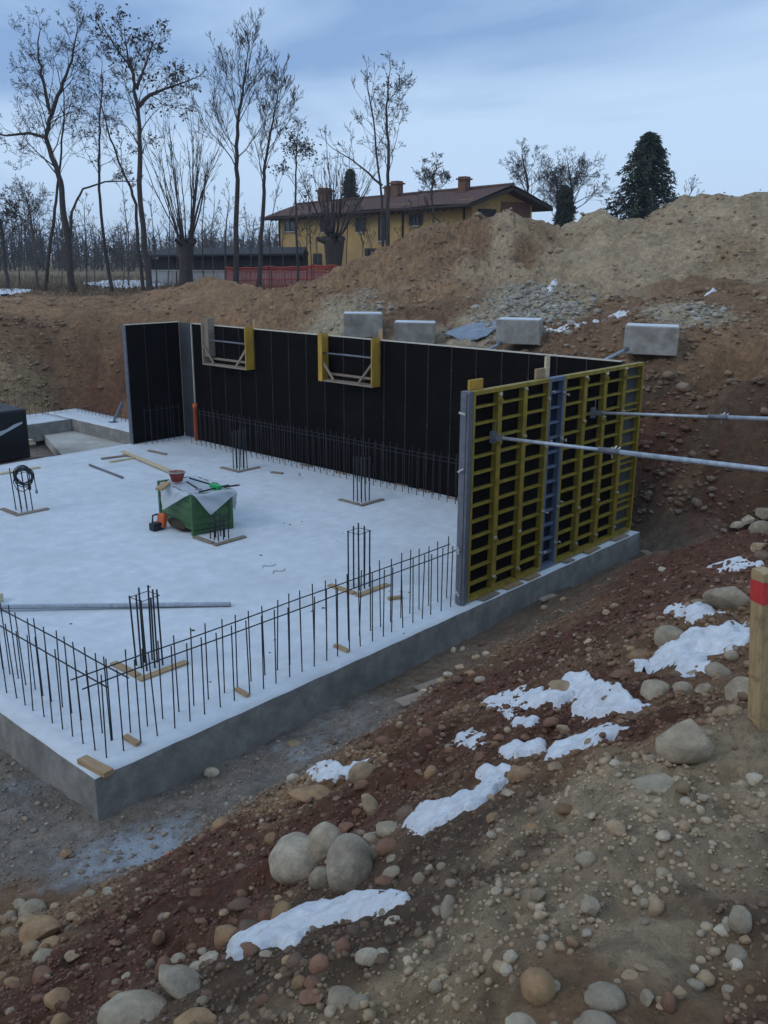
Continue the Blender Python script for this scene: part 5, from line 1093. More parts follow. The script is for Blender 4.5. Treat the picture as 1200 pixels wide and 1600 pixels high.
def draped(name, pts, mat, label, cat, lift=0.05):
    poly = [tuple(hit(px, py)[:2]) for px, py in pts]; a = np.array(poly); lo = a.min(0); hi = a.max(0); st = max((hi-lo).max()/40, 0.02)
    xs = np.arange(lo[0], hi[0]+st, st); ys = np.arange(lo[1], hi[1]+st, st); X, Y = np.meshgrid(xs, ys); k = inside(poly, X.ravel(), Y.ravel()).reshape(X.shape)
    Z = base_h(X.ravel(), Y.ravel()).reshape(X.shape) + lift + 0.05*fbm(X/0.4, Y/0.4, 3, 71)
    cell = k[:-1, :-1] & k[1:, :-1] & k[:-1, 1:] & k[1:, 1:]; jj, ii_ = np.nonzero(cell); nx = len(xs); b = jj*nx+ii_; q = np.stack([b, b+1, b+nx+1, b+nx], 1); u, inv = np.unique(q, return_inverse=True)
    mb = MB(); mb.add(np.stack([X.ravel()[u], Y.ravel()[u], Z.ravel()[u]], 1), inv.reshape(q.shape).tolist()); o = mb.build(name, M[mat], smooth=True)
    s = o.modifiers.new('solid', 'SOLIDIFY'); s.thickness = 0.006; return tag(o, label, cat)
draped('geotextile_sheet', [(690, 535), (715, 522), (745, 510), (790, 500), (800, 512), (775, 522), (760, 532), (720, 536)], 'blue_sheet', 'blue grey fabric sheet lying on the rubble beside the concrete block', 'sheet', 0.12)
# ------------------------------------------------------------------ background: depth-plane helper
def at_v(px, py, v):                                   # v: depth along the horizontal view direction
    r = ray(px, py); return Vector(CAM + r*(v/(r[0]*fw[0]+r[1]*fw[1])))
RT = Vector((rt[0], rt[1], 0)); FW = Vector((fw[0], fw[1], 0)); UP = Vector((0, 0, 1))

# ------------------------------------------------------------------ bare trees
def tubes(segs, n):
    """segs: (p0, p1, r0, r1) -> vertex and face arrays, vectorised"""
    a = np.array([s[0] for s in segs], float); b = np.array([s[1] for s in segs], float)
    r0 = np.array([s[2] for s in segs]); r1 = np.array([s[3] for s in segs])
    d = b-a; d /= np.linalg.norm(d, axis=1)[:, None]+1e-9
    ref = np.where(np.abs(d[:, 2:3]) > 0.9, np.array([[1.0, 0, 0]]), np.array([[0, 0, 1.0]]))
    s = np.cross(d, ref); s /= np.linalg.norm(s, axis=1)[:, None]; t = np.cross(d, s)
    ang = np.arange(n)*2*np.pi/n; c, si = np.cos(ang), np.sin(ang)
    off = s[:, None, :]*c[None, :, None] + t[:, None, :]*si[None, :, None]
    A = a[:, None, :] + off*r0[:, None, None]; B_ = b[:, None, :] + off*r1[:, None, None]
    V_ = np.concatenate([A, B_], 1).reshape(-1, 3)
    k = np.arange(n); q = np.stack([k, (k+1) % n, n+(k+1) % n, n+k], 1)
    F_ = (q[None] + (np.arange(len(segs))*2*n)[:, None, None]).reshape(-1, 4)
    return V_, F_
def mesh_np(name, V_, F_, mat, origin, smooth=True):
    m = bpy.data.meshes.new(name); V_ = V_ - np.array(origin)[None]; F_ = np.asarray(F_, np.int32); k = F_.shape[1]
    m.vertices.add(len(V_)); m.vertices.foreach_set('co', V_.astype(np.float32).ravel()); m.loops.add(F_.size); m.loops.foreach_set('vertex_index', F_.ravel())
    m.polygons.add(len(F_)); m.polygons.foreach_set('loop_start', np.arange(0, F_.size, k, dtype=np.int32)); m.polygons.foreach_set('loop_total', np.full(len(F_), k, np.int32)); m.polygons.foreach_set('use_smooth', np.full(len(F_), smooth)); m.update()
    m.materials.append(mat); return m
def rotv(d, ang, az):
    d = d.normalized(); a = d.orthogonal().normalized(); b = d.cross(a); s = a*math.cos(az) + b*math.sin(az)
    return (d*math.cos(ang) + s*math.sin(ang)).normalized()
class Tree:
    def __init__(self, seed): self.r = random.Random(seed); self.paths = []; self.big = []; self.fine = []; self.tips = []
    def seg(self, p, q, r0, r1, lvl): (self.big if lvl <= 1 else self.fine).append((tuple(p), tuple(q), r0, r1))
    def grow(self, p, d, L, r, lvl, sp):
        R = self.r; n = max(3, int(L/sp['seg'][min(lvl, 3)])); st = L/n; p = p.copy(); d = d.normalized(); rr = r
        nc = sp['kids'][lvl] if lvl < len(sp['kids']) else 0
        slots = sorted(R.uniform(sp['start'], 0.98) for _ in range(nc)); ki = 0
        for i in range(n):
            d = (d + Vector((R.gauss(0, 1), R.gauss(0, 1), R.gauss(0, 1)))*sp['jit'] + UP*sp['trop']).normalized()
            q = p + d*st; r2 = max(r*(1-(i+1)/n*0.82), sp['rmin']); self.seg(p, q, rr, r2, lvl)
            while ki < nc and slots[ki] <= (i+1)/n:
                t = slots[ki]; ki += 1
                cd_ = rotv(d, R.uniform(*sp['ang']), R.uniform(0, 6.283))
                if cd_.z < -0.25 and lvl < 2: cd_.z *= -0.5
                self.grow(q, cd_, L*R.uniform(*sp['ratio'])*(1-0.45*t), max(r2*0.55, sp['rmin']), lvl+1, sp)
            p, rr = q, r2
        self.tips.append(p.copy())
    def trunk(self, pts, r0, r1, sp, lims=None, limb_len=3.0, n_limb=10, t0=0.35, limb_r=0.30):
        """trunk along a polyline; limbs leave it above t0"""
        R = self.r; pts = [Vector(p) for p in pts]; P = []
        for k in range(len(pts)-1):
            for j in range(4): P.append(pts[k].lerp(pts[k+1], j/4) + Vector((R.gauss(0, 1), R.gauss(0, 1), 0))*r0*0.18)
        P.append(pts[-1]); n = len(P)-1
        rad = [r0*(1.35 if i == 0 else 1)*(1-i/n) + r1*i/n for i in range(n+1)]
        self.paths.append((P, rad))
        for k in range(n_limb):
            t = t0 + (1-t0)*(k+R.random())/n_limb; i = min(n-1, int(t*n)); d0 = (P[i+1]-P[i]).normalized()
            q = P[i].lerp(P[i+1], t*n-i); a = R.uniform(*sp['ang']); az = k*2.4+R.uniform(-.5, .5)
            self.grow(q, rotv(d0, a, az), limb_len*(1.15-0.6*(t-t0)/(1-t0))*R.uniform(.75, 1.2), max(rad[i]*limb_r, sp['rmin']*1.5), 1, sp)
        self.grow(P[-1], (P[-1]-P[-2]).normalized(), limb_len*0.7, r1, 1, sp)
    def finish(self, name, label, base, mat='bark', leaf=0, leaf_size=0.14, group='bare trees along the field edge', cat='tree', leafmat='leaf_dry'):
        root = thing(name, base, label, cat, group)
        mb = MB()
        for P, rad in self.paths: mb.tube(P, rad, 8, cap=False)
        V0 = np.array(mb.v); F0 = np.array(mb.f)
        if self.big: V1, F1 = tubes(self.big, 5); V0 = np.concatenate([V0, V1]); F0 = np.concatenate([F0, F1+len(mb.v)])
        o = share('trunk', mesh_np('trunk', V0, F0, M[mat], base), root, (0, 0, 0))
        if self.fine:
            V_, F_ = tubes(self.fine, 3)
            share('crown', mesh_np('crown', V_, F_, M[mat], base), root, (0, 0, 0))
        if leaf and self.tips:
            R = self.r; vs = []; fs = []
            tips = self.tips; 
            for _ in range(leaf):
                c = tips[int(R.random()**1.0*len(tips))]; m_ = R.randint(3, 8)
                for k in range(m_):
                    q = c + Vector((R.gauss(0, 1), R.gauss(0, 1), R.gauss(0, 1)-0.4))*leaf_size*1.3
                    a = Vector((R.gauss(0, 1), R.gauss(0, 1), R.gauss(0, 1))).normalized()*leaf_size*R.uniform(.4, .9); b = a.cross(Vector((R.gauss(0, 1), R.gauss(0, 1), R.gauss(0, 1)))).normalized()*leaf_size*0.35
                    i = len(vs); vs += [tuple(q-a), tuple(q+b), tuple(q+a), tuple(q-b)]; fs.append((i, i+1, i+2, i+3))
            share('dry_leaves', mesh_np('dry_leaves', np.array(vs), np.array(fs), M[leafmat], base, False), root, (0, 0, 0))
        return root
SP_LOC = dict(seg=(0.7, 0.55, 0.35, 0.25), kids=(0, 6, 6, 4), start=0.15, jit=0.16, trop=0.05, ang=(0.45, 1.05), ratio=(0.36, 0.64), rmin=0.0075)
SP_FAN = dict(seg=(0.8, 0.6, 0.4, 0.3), kids=(0, 7, 6, 4), start=0.18, jit=0.09, trop=0.12, ang=(0.35, 0.75), ratio=(0.40, 0.62), rmin=0.008)
SP_SHOOT = dict(seg=(0.5, 0.8, 0.5, 0.4), kids=(0, 5, 3), start=0.3, jit=0.05, trop=0.05, ang=(0.2, 0.5), ratio=(0.25, 0.42), rmin=0.010)
SP_RND = dict(seg=(0.6, 0.5, 0.35, 0.25), kids=(0, 7, 6, 4), start=0.2, jit=0.14, trop=0.04, ang=(0.45, 0.95), ratio=(0.42, 0.66), rmin=0.009)
SP_THIN = dict(seg=(0.7, 0.6, 0.4, 0.3), kids=(0, 4, 3, 2), start=0.3, jit=0.12, trop=0.08, ang=(0.35, 0.8), ratio=(0.35, 0.6), rmin=0.009)
def ground_pt(px, v):
    p = at_v(px, 440, v); return Vector((p.x, p.y, h1(p.x, p.y)-0.05))
def poly(pts, v, jit=0.0): return [at_v(px, py, v) for px, py in pts]
def T(seed, v, base_px, line, r0, r1, sp, name, label, limb_len, n_limb, t0, leaf=0, mat='bark', leaf_size=0.14, extra=None, **kw):
    t = Tree(seed); b = ground_pt(base_px, v); P = [b] + poly(line, v); r0 *= 0.66
    t.trunk(P, r0, r1, sp, limb_len=limb_len, n_limb=n_limb, t0=t0)
    for ln, ra, rb, ll, nl, tt in (extra or []): t.trunk(poly(ln, v), ra, rb, sp, limb_len=ll, n_limb=nl, t0=tt)
    return t.finish(name, label, b, mat, leaf, leaf_size, **kw)
T(1, 50, 112, [(108, 400), (98, 310), (92, 275), (72, 215), (78, 180), (66, 125), (60, 85)], 0.30, 0.05, SP_LOC, 'bare_tree', 'tall leaning bare tree with a thick kinked trunk and a wide twiggy crown', 2.5, 18, 0.42, leaf=15, leaf_size=0.08,
  extra=[([(78, 180), (95, 140), (112, 95), (118, 60)], 0.12, 0.03, 2.0, 8, 0.2), ([(72, 215), (45, 208), (10, 212), (-25, 205)], 0.09, 0.03, 1.6, 6, 0.2), ([(110, 370), (112, 330), (130, 295), (165, 284), (195, 283)], 0.075, 0.03, 1.1, 4, 0.6)])
T(2, 50.5, 68, [(75, 410), (84, 340), (91, 290), (98, 220), (100, 150)], 0.17, 0.03, SP_THIN, 'bare_tree', 'thin bare trunk leaning against the tall kinked tree', 1.7, 8, 0.6)
T(3, 49, 236, [(226, 390), (219, 310), (218, 215), (213, 150), (207, 115), (200, 90)], 0.27, 0.05, SP_LOC, 'bare_tree', 'tall bare tree with dark clumps of dry leaves hanging in its crown', 2.0, 15, 0.42, leaf=100, leaf_size=0.15,
  extra=[([(216, 165), (235, 148), (260, 138), (290, 128)], 0.11, 0.03, 1.5, 9, 0.2), ([(208, 110), (185, 80), (160, 40)], 0.07, 0.02, 1.3, 5, 0.3), ([(213, 140), (228, 100), (240, 65)], 0.08, 0.02, 1.3, 6, 0.2)])
T(4, 49.5, 224, [(217, 400), (212, 320), (203, 290), (190, 265), (172, 215), (160, 170)], 0.16, 0.03, SP_THIN, 'bare_tree', 'slender bare trunk bending away from the leafy crowned tree', 1.9, 9, 0.55, leaf=20, leaf_size=0.1)
T(5, 51, 174, [(165, 400), (156, 310), (154, 250), (156, 190), (160, 130)], 0.16, 0.03, SP_LOC, 'bare_tree', 'slim bare tree standing over the snow field', 2.1, 10, 0.45, leaf=30, leaf_size=0.1)
T(6, 47, 12, [(8, 410), (5, 375), (0, 345)], 0.15, 0.05, SP_RND, 'bushy_tree', 'small dark bushy tree at the end of the tree row', 1.5, 12, 0.5, leaf=60, leaf_size=0.1)
T(7, 62, 58, [(55, 400), (50, 360), (46, 330)], 0.16, 0.05, SP_RND, 'bare_tree', 'small bare tree with a round fine-twigged crown behind the row', 2.2, 12, 0.45, mat='bark_far')
def pollard(seed, v, base_px, head, r, shoots, length, spread, label, mat='bark', lean=0.0):
    t = Tree(seed); b = ground_pt(base_px, v); hd = at_v(head[0], head[1], v); R = t.r
    P = [b, b.lerp(hd, 0.5), hd]; rad = [r*1.15, r*0.95, r*1.25]
    t.paths.append((P, rad))
    t.seg(hd, hd+UP*r*0.9, r*1.25, r*0.5, 0)
    for k in range(9): t.seg(hd-UP*r*R.uniform(0, 1), hd + Vector((R.gauss(0, 1), R.gauss(0, 1), R.uniform(.2, 1)))*r*1.1, r*0.55, r*0.25, 0)
    for k in range(shoots):
        a = R.uniform(0, 6.283); s = spread*math.sqrt(R.random()); d = Vector((math.cos(a)*s, math.sin(a)*s, 1)).normalized()
        t.grow(hd + Vector((math.cos(a), math.sin(a), 0.4))*r*0.7, d, length*R.uniform(.5, 1.05), 0.055*R.uniform(.6, 1.1), 1, SP_SHOOT)
    return t.finish('pollard_tree', label, b, mat, group='pollarded trees')
pollard(11, 58, 290, (290, 382), 0.42, 26, 7.6, 0.45, 'fat pollard with a tall brush of shoots before the dark shed')
pollard(12, 62, 521, (522, 376), 0.55, 30, 4.6, 0.75, 'squat pollard with a fan of shoots before the yellow house')
T(8, 55, 368, [(369, 380), (371, 280), (371, 210), (376, 160), (382, 125)], 0.27, 0.05, SP_FAN, 'bare_tree', 'tallest straight bare tree with an upright fan crown left of the yellow house', 3.6, 14, 0.40)
T(9, 55, 404, [(408, 370), (413, 300), (414, 255), (424, 205), (430, 170)], 0.22, 0.04, SP_FAN, 'bare_tree', 'bare fan-crowned tree between the tallest tree and the yellow house', 3.0, 12, 0.42)
T(10, 55, 466, [(464, 380), (462, 310), (462, 260), (464, 220)], 0.13, 0.03, SP_LOC, 'bare_tree', 'thin tree with dry leaf clumps before the left house corner', 1.5, 10, 0.5, leaf=60, leaf_size=0.14)
T(13, 52, 606, [(606, 350), (606, 290), (606, 220), (604, 170), (606, 140)], 0.19, 0.04, SP_LOC, 'bare_tree', 'twin-stemmed bare tree rising above the house roof, straight stem', 2.0, 14, 0.42, leaf=20, leaf_size=0.1)
T(14, 52.4, 598, [(598, 340), (596, 300), (588, 240), (584, 190), (575, 140)], 0.13, 0.03, SP_THIN, 'bare_tree', 'twin-stemmed bare tree rising above the house roof, slanting stem', 1.9, 9, 0.5, extra=[([(596, 290), (575, 270), (550, 250), (520, 232)], 0.07, 0.02, 1.4, 6, 0.3)])
T(15, 50, 678, [(676, 330), (674, 300), (676, 285)], 0.10, 0.04, SP_RND, 'bare_tree', 'small bare tree in front of the house roof with an open round crown', 1.45, 9, 0.4, leaf=20, leaf_size=0.08)
T(16, 50.3, 700, [(695, 355), (680, 340), (672, 330)], 0.07, 0.02, SP_THIN, 'bare_shrub', 'low bare shrub in front of the yellow house wall', 0.9, 5, 0.2, cat='shrub')
T(17, 74, 826, [(828, 330), (826, 300), (822, 270)], 0.24, 0.07, SP_RND, 'bare_tree', 'bare crown showing right above the house gable', 2.6, 12, 0.35)
T(18, 72, 892, [(893, 335), (893, 310), (892, 285)], 0.28, 0.08, SP_RND, 'bare_tree', 'dense dark bare crown between the gable and the conifer', 2.6, 22, 0.3, leaf=40, leaf_size=0.1)
T(19, 76, 872, [(872, 340), (872, 315), (870, 290)], 0.20, 0.06, SP_RND, 'bare_tree', 'second bare crown just left of the dense dark one', 2.0, 12, 0.3)
T(20, 66, 1068, [(1070, 330), (1073, 312), (1080, 300)], 0.10, 0.03, SP_THIN, 'bare_tree', 'pale twigs of a small tree right of the conifer', 1.3, 7, 0.3, mat='bark_far')
# thin young stems and shrubs between the trees
def YL(px, top, v):
    _, mk = min((abs(px-x), n) for x, n in [(40, 'the small round-crowned tree'), (110, 'the tall leaning kinked tree'), (160, 'the slim tree over the snow field'), (230, 'the tree with dark leaf clumps'), (290, 'the fat pollard by the shed'), (340, 'the dark shed front'), (390, 'the tallest straight tree'), (450, 'the left house corner'), (490, 'the lower house windows'), (521, 'the squat pollard'), (570, 'the middle of the ochre wall'), (640, 'the house wall right of the twin stems')])
    return ('tall ' if top < 260 else 'short ' if top > 335 else '') + ('far ' if v > 62 else '') + f'thin young stem near {mk}'
for i, (px, v, top, r) in enumerate([(135, 60, 330, .07), (148, 66, 350, .06), (190, 55, 400, .04), (200, 63, 300, .08), (245, 60, 320, .06), (262, 66, 250, .06), (318, 60, 300, .07), (335, 64, 320, .06), (352, 58, 310, .11), (390, 62, 345, .06), (425, 62, 290, .06), (446, 64, 330, .05), (30, 66, 340, .07), (95, 64, 360, .06), (480, 57, 350, .05), (500, 58, 330, .05), (562, 57, 330, .05), (575, 58, 345, .04), (640, 53, 330, .05), (488, 57, 300, .06), (540, 66, 240, .05), (520, 68, 220, .05), (275, 68, 200, .06), (300, 70, 190, .06)]):
    T(40+i, v, px, [(px+rnd.uniform(-6, 6), (430+top)/2), (px+rnd.uniform(-12, 12), top)], r, 0.02, SP_THIN, 'young_tree', YL(px, top, v), 1.3, 7, 0.3, mat='bark_far' if i % 2 else 'bark', group='young stems in the scrub')
# far wood behind the field: reads as one mass
R = random.Random(99); segs = []
for k in range(900):
    px = R.uniform(-260, 520); v = R.uniform(120, 190); b = at_v(px, 430, v); b.z = 2.2; hgt = R.uniform(3.0, 7.0)*(1.15 if px < 120 else 0.9)
    top = b + Vector((R.gauss(0, .6), R.gauss(0, .6), hgt)); segs.append((tuple(b), tuple(top), 0.11, 0.03))
    for j in range(11):
        t = R.uniform(.1, 1); q = b.lerp(top, t); d = Vector((R.gauss(0, 1), R.gauss(0, 1), R.uniform(.3, 1.6))).normalized()*R.uniform(.8, 2.4); segs.append((tuple(q), tuple(q+d), 0.055, 0.02))
V_, F_ = tubes(segs, 3); fwood = share('far_wood', mesh_np('far_wood', V_, F_, M['bark_far'], (0, 0, 0)), None, (0, 0, 0)); tag(fwood, 'far bare wood behind the field', 'wood'); fwood['kind'] = 'stuff'
# rough winter grass and brambles along the field edge
segs = []
for k in range(9000):
    px = R.uniform(-120, 560); v = math.exp(R.uniform(math.log(44), math.log(95))); b = at_v(px, 430, v); b.z = 2.5
    d = Vector((R.gauss(0, .5), R.gauss(0, .5), 1)).normalized()*R.uniform(.15, .55)*(2.2 if R.random() < .08 else 1); segs.append((tuple(b), tuple(b+d), 0.014, 0.004))
zz = H(np.array([s[0][0] for s in segs]), np.array([s[0][1] for s in segs])) - 0.03
segs = [((s[0][0], s[0][1], z), (s[1][0], s[1][1], s[1][2]-s[0][2]+z), s[2], s[3]) for s, z in zip(segs, zz)]
V_, F_ = tubes(segs, 3); M['straw'] = make('dry_grass', (0.12, 0.085, 0.05), 0.9, 0.3, 3); gr = share('dry_grass', mesh_np('dry_grass', V_, F_, M['straw'], (0, 0, 0)), None, (0, 0, 0)); tag(gr, 'dry grass and bramble stems under the trees', 'grass'); gr['kind'] = 'stuff'

# ------------------------------------------------------------------ conifers
def conifer(seed, v, base_px, top, rad, label, n_br=230, base_z=2.4, mat='needle'):
    R = random.Random(seed); tp = at_v(top[0], top[1], v); b = Vector((tp.x, tp.y, base_z)); hgt = tp.z-base_z
    root = thing('conifer_tree', b, label, 'tree')
    tr = []; 
    for i in range(8): tr.append((tuple(b+UP*hgt*i/8), tuple(b+UP*hgt*(i+1)/8), 0.26*(1-i/8.5), 0.26*(1-(i+1)/8.5)))
    vs = []; fs = []
    for k in range(n_br):
        t = 0.06 + 0.94*(k/n_br)**0.85; z = hgt*t; rr = rad*((1-t)**0.62)*R.choice((0.55, 0.75, 0.9, 1.0, 1.0, 1.12))*R.uniform(.9, 1.08) + 0.22; az = k*2.399+R.uniform(-.5, .5)
        out = Vector((math.cos(az), math.sin(az), 0)); sd = Vector((-out.y, out.x, 0)); p = b + UP*z; prev = p.copy(); n = 7
        for i in range(1, n+1):
            s = i/n; q = p + out*rr*s + UP*(rr*(0.30*s - 0.62*s*s) + 0.05*R.gauss(0, 1)); 
            if i < n: tr.append((tuple(prev), tuple(q), 0.03*(1.1-s), 0.03*(1.1-s-1/n)))
            prev = q
            for j in range(15):
                o = q + sd*R.gauss(0, 0.10+0.11*rr*s*(1.15-s)) + out*R.uniform(-.2, .2) + UP*(-abs(R.gauss(0, .17))+0.05)
                a = (out*R.uniform(.2, 1)+sd*R.uniform(-.8, .8)+UP*R.uniform(-1.0, .15)).normalized()*R.uniform(.10, .26); c = a.cross(Vector((R.gauss(0, 1), R.gauss(0, 1), R.gauss(0, 1)))).normalized()*R.uniform(.03, .07)
                i0 = len(vs); vs += [tuple(o-a*0.4-c), tuple(o-a*0.4+c), tuple(o+a)]; fs.append((i0, i0+1, i0+2))
    V_, F_ = tubes(tr, 4); share('trunk', mesh_np('trunk', V_, F_, M['bark'], b), root, (0, 0, 0))
    share('crown', mesh_np('crown', np.array(vs), np.array(fs), M[mat], b, False), root, (0, 0, 0)); return root
conifer(5, 60, 1005, (1016, 208), 3.75, 'dark broad conifer standing behind the gravel heaps', 190)
conifer(6, 98, 546, (547, 264), 1.7, 'dark conifer top showing over the house roof between chimneys', 150)
conifer(7, 72, 882, (884, 290), 1.3, 'narrow dark conifer inside the dense bare crown', 120)

# ------------------------------------------------------------------ yellow farmhouse
def uv(u, v, z): return Vector((CAM[0], CAM[1], 0)) + RT*u + FW*v + UP*z
HL = (-(160/FPX)*86, 86.0); HR = ((128/FPX)*62, 62.0)
e1 = np.array([HR[0]-HL[0], HR[1]-HL[1]]); HLEN = float(np.hypot(*e1)); e1 = e1/HLEN; e2 = np.array([-e1[1], e1[0]])
WD = 5.1; ZG = 2.3; ZE = 8.0; ZR = 8.86; OV = 1.0
def hp(s, w, z): return uv(HL[0]+e1[0]*s+e2[0]*w, HL[1]+e1[1]*s+e2[1]*w, z)
house = thing('farmhouse', hp(HLEN/2, WD/2, ZG), 'long ochre farmhouse with a tiled gable roof behind the spoil heaps', 'house')
mb = MB()
v8 = [hp(0, 0, ZG), hp(HLEN, 0, ZG), hp(HLEN, WD, ZG), hp(0, WD, ZG), hp(0, 0, ZE+0.2), hp(HLEN, 0, ZE+0.2), hp(HLEN, WD, ZE+0.2), hp(0, WD, ZE+0.2), hp(0, WD/2, ZR-0.12), hp(HLEN, WD/2, ZR-0.12)]
mb.add(v8, [(0, 1, 5, 4), (1, 2, 6, 9, 5), (2, 3, 7, 6), (3, 0, 4, 8, 7)]); mb.build('wall', M['wall_yellow'], house)
# roof: two slopes of half-round tiles laid in columns
def slope(w0, z0, w1, z1, name):
    n = int((HLEN+2*OV)/0.24); mb = MB(); vs = []; K = 4
    for i in range(n*4+1):
        s = -OV + (HLEN+2*OV)*i/(n*4); bz = 0.055*abs(math.cos(math.pi*i/4))
        for j in range(K+1):
            t = j/K; vs.append(hp(s, w0+(w1-w0)*t, z0+(z1-z0)*t + bz + 0.03*math.sin(s*0.8+j)))
    fs = [(i*(K+1)+j, i*(K+1)+j+1, (i+1)*(K+1)+j+1, (i+1)*(K+1)+j) for i in range(n*4) for j in range(K)]
    mb.add(vs, fs); return mb.build(name, M['roof_tile'], house, smooth=False)
k_ = (ZR-ZE)/(WD/2)
roof = slope(-OV, ZE-k_*OV+0.16, WD/2, ZR+0.16, 'roof'); slope(WD+OV, ZE-k_*OV+0.16, WD/2, ZR+0.16, 'roof')
mb = MB(); vs = []
for z_ in (0.10, -0.10):
    vs += [hp(-OV, -OV, ZE-k_*OV+z_), hp(HLEN+OV, -OV, ZE-k_*OV+z_), hp(HLEN+OV, WD/2, ZR+z_), hp(-OV, WD/2, ZR+z_), hp(HLEN+OV, WD+OV, ZE-k_*OV+z_), hp(-OV, WD+OV, ZE-k_*OV+z_)]
mb.add(vs, [(0, 1, 2, 3), (3, 2, 4, 5), (6, 9, 8, 7), (9, 11, 10, 8), (0, 6, 7, 1), (1, 7, 8, 2), (2, 8, 10, 4), (4, 10, 11, 5), (5, 11, 9, 3), (3, 9, 6, 0)]); mb.build('roof_soffit', M['eave'], house)
mb = MB(); mb.tube([hp(-OV, WD/2, ZR+0.24), hp(HLEN+OV, WD/2, ZR+0.24)], 0.13, 8); mb.build('ridge_tiles', M['roof_tile'], house)
mb = MB(); mb.tube([hp(-OV, -OV-0.06, ZE-k_*OV+0.05), hp(HLEN+OV, -OV-0.06, ZE-k_*OV+0.05)], 0.08, 8); mb.build('gutter', M['eave'], house)
for i in range(int(HLEN/0.9)):                     # rafter ends under the eave
    s = 0.4+i*0.9; mb = MB(); mb.beam(hp(s, -OV+0.05, ZE-k_*OV-0.16), hp(s, 0.0, ZE-0.16), 0.10, 0.12); mb.build('rafter', M['eave'], house)
def fac(px, py):
    """point on the front facade seen at a pixel -> (s, z)"""
    r = ray(px, py); o = np.array([HL[0], HL[1]]); du = r[0]*rt[0]+r[1]*rt[1]; dv = r[0]*fw[0]+r[1]*fw[1]
    A = np.array([[du, -e1[0]], [dv, -e1[1]]]); t, s = np.linalg.solve(A, o); return s, CAM[2]+r[2]*t
def opening(px0, px1, py0, py1, name='window', shutters=True, door=False):
    s0, zt = fac(px0, py0); s1, zb = fac(px1, py1); zt = min(zt, ZE-0.2)
    fr = MB(); f = 0.09
    def bx(mb, sa, sb, wa, wb, za, zb_):
        vs = [hp(s, w, z) for s in (sa, sb) for w in (wa, wb) for z in (za, zb_)]; mb.add(vs, [(0, 1, 3, 2), (4, 6, 7, 5), (0, 4, 5, 1), (2, 3, 7, 6), (0, 2, 6, 4), (1, 5, 7, 3)])
    bx(fr, s0, s0+f, -0.07, 0.02, zb, zt); bx(fr, s1-f, s1, -0.07, 0.02, zb, zt); bx(fr, s0+f, s1-f, -0.07, 0.02, zt-f, zt); bx(fr, s0+f, s1-f, -0.07, 0.02, zb, zb+f); bx(fr, (s0+s1)/2-f/2, (s0+s1)/2+f/2, -0.065, 0.02, zb+f, zt-f)
    w = fr.build(name, M['shutter'], house)
    mb = MB(); bx(mb, s0+f, s1-f, -0.025, 0.01, zb+f, zt-f); mb.build('pane', M['pane'], w)
    mb = MB(); bx(mb, s0-0.1, s1+0.1, -0.14, 0.02, zb-0.10, zb-0.005); mb.build('sill', M['render_grey'], w)
    if shutters:
        for a, b in ((s0-(s1-s0)*0.5, s0-0.01), (s1+0.01, s1+(s1-s0)*0.5)):
            mb = MB(); bx(mb, a, b, -0.06, -0.005, zb, zt); mb.build('shutter_leaf', M['shutter'], w)
for a in [(445, 462, 344, 361), (505, 514, 343, 362), (449, 462, 389, 414), (493, 500, 396, 414), (560, 568, 340, 362), (645, 655, 335, 352), (575, 584, 388, 412)]: opening(*a, shutters=a[0] != 445)
opening(592, 603, 339, 376, 'balcony_door', shutters=False); opening(512, 534, 384, 432, 'front_door', shutters=False)
for px in (438, 630, 725):
    s, _ = fac(px, 380); mb = MB(); mb.tube([hp(s, -0.08, ZG), hp(s, -0.08, ZE-0.1), hp(s, -OV+0.05, ZE-k_*OV+0.02)], 0.07, 6); mb.build('downpipe', M['eave'], house)
# gable end: dark loggia and a post
def gbx(wa, wb, za, zb_, s_off, mat, name):
    mb = MB(); vs = [hp(HLEN+s, w, z) for s in (0.004, s_off) for w in (wa, wb) for z in (za, zb_)]; mb.add(vs, [(0, 1, 3, 2), (4, 6, 7, 5), (0, 4, 5, 1), (2, 3, 7, 6), (0, 2, 6, 4), (1, 5, 7, 3)]); return mb.build(name, M[mat], house)
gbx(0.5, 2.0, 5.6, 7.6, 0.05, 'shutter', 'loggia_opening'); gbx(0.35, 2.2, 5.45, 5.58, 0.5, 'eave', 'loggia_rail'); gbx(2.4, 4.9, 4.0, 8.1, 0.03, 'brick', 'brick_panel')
def chimney(px, base_y, top_y, v, label_w):
    wd = label_w/FPX*v; c = at_v(px, base_y, v); zt = at_v(px, top_y, v).z; zb = c.z-1.0
    mb = MB(); mb.bbox((c.x-wd/2, c.y-wd/2, zb), (c.x+wd/2, c.y+wd/2, zt-0.35*wd)); o = mb.build('chimney', M['brick'], house)
    mb = MB(); mb.bbox((c.x-wd*0.68, c.y-wd*0.68, zt-0.35*wd), (c.x+wd*0.68, c.y+wd*0.68, zt-0.18*wd)); mb.bbox((c.x-wd*0.5, c.y-wd*0.5, zt-0.18*wd+0.002), (c.x+wd*0.5, c.y+wd*0.5, zt)); mb.build('chimney_cap', M['brick'], o)
def vr(px):                                         # depth of the ridge where a pixel column meets it
    k = (px-600)/FPX; o = np.array([HL[0]+e2[0]*WD/2, HL[1]+e2[1]*WD/2]); s = (k*o[1]-o[0])/(e1[0]-k*e1[1]); return o[1]+s*e1[1]
chimney(508, 312, 294, vr(508), 15); chimney(620, 308, 283, vr(620), 13); chimney(609, 306, 290, vr(609)+0.6, 12); chimney(725, 297, 276, vr(725), 13)

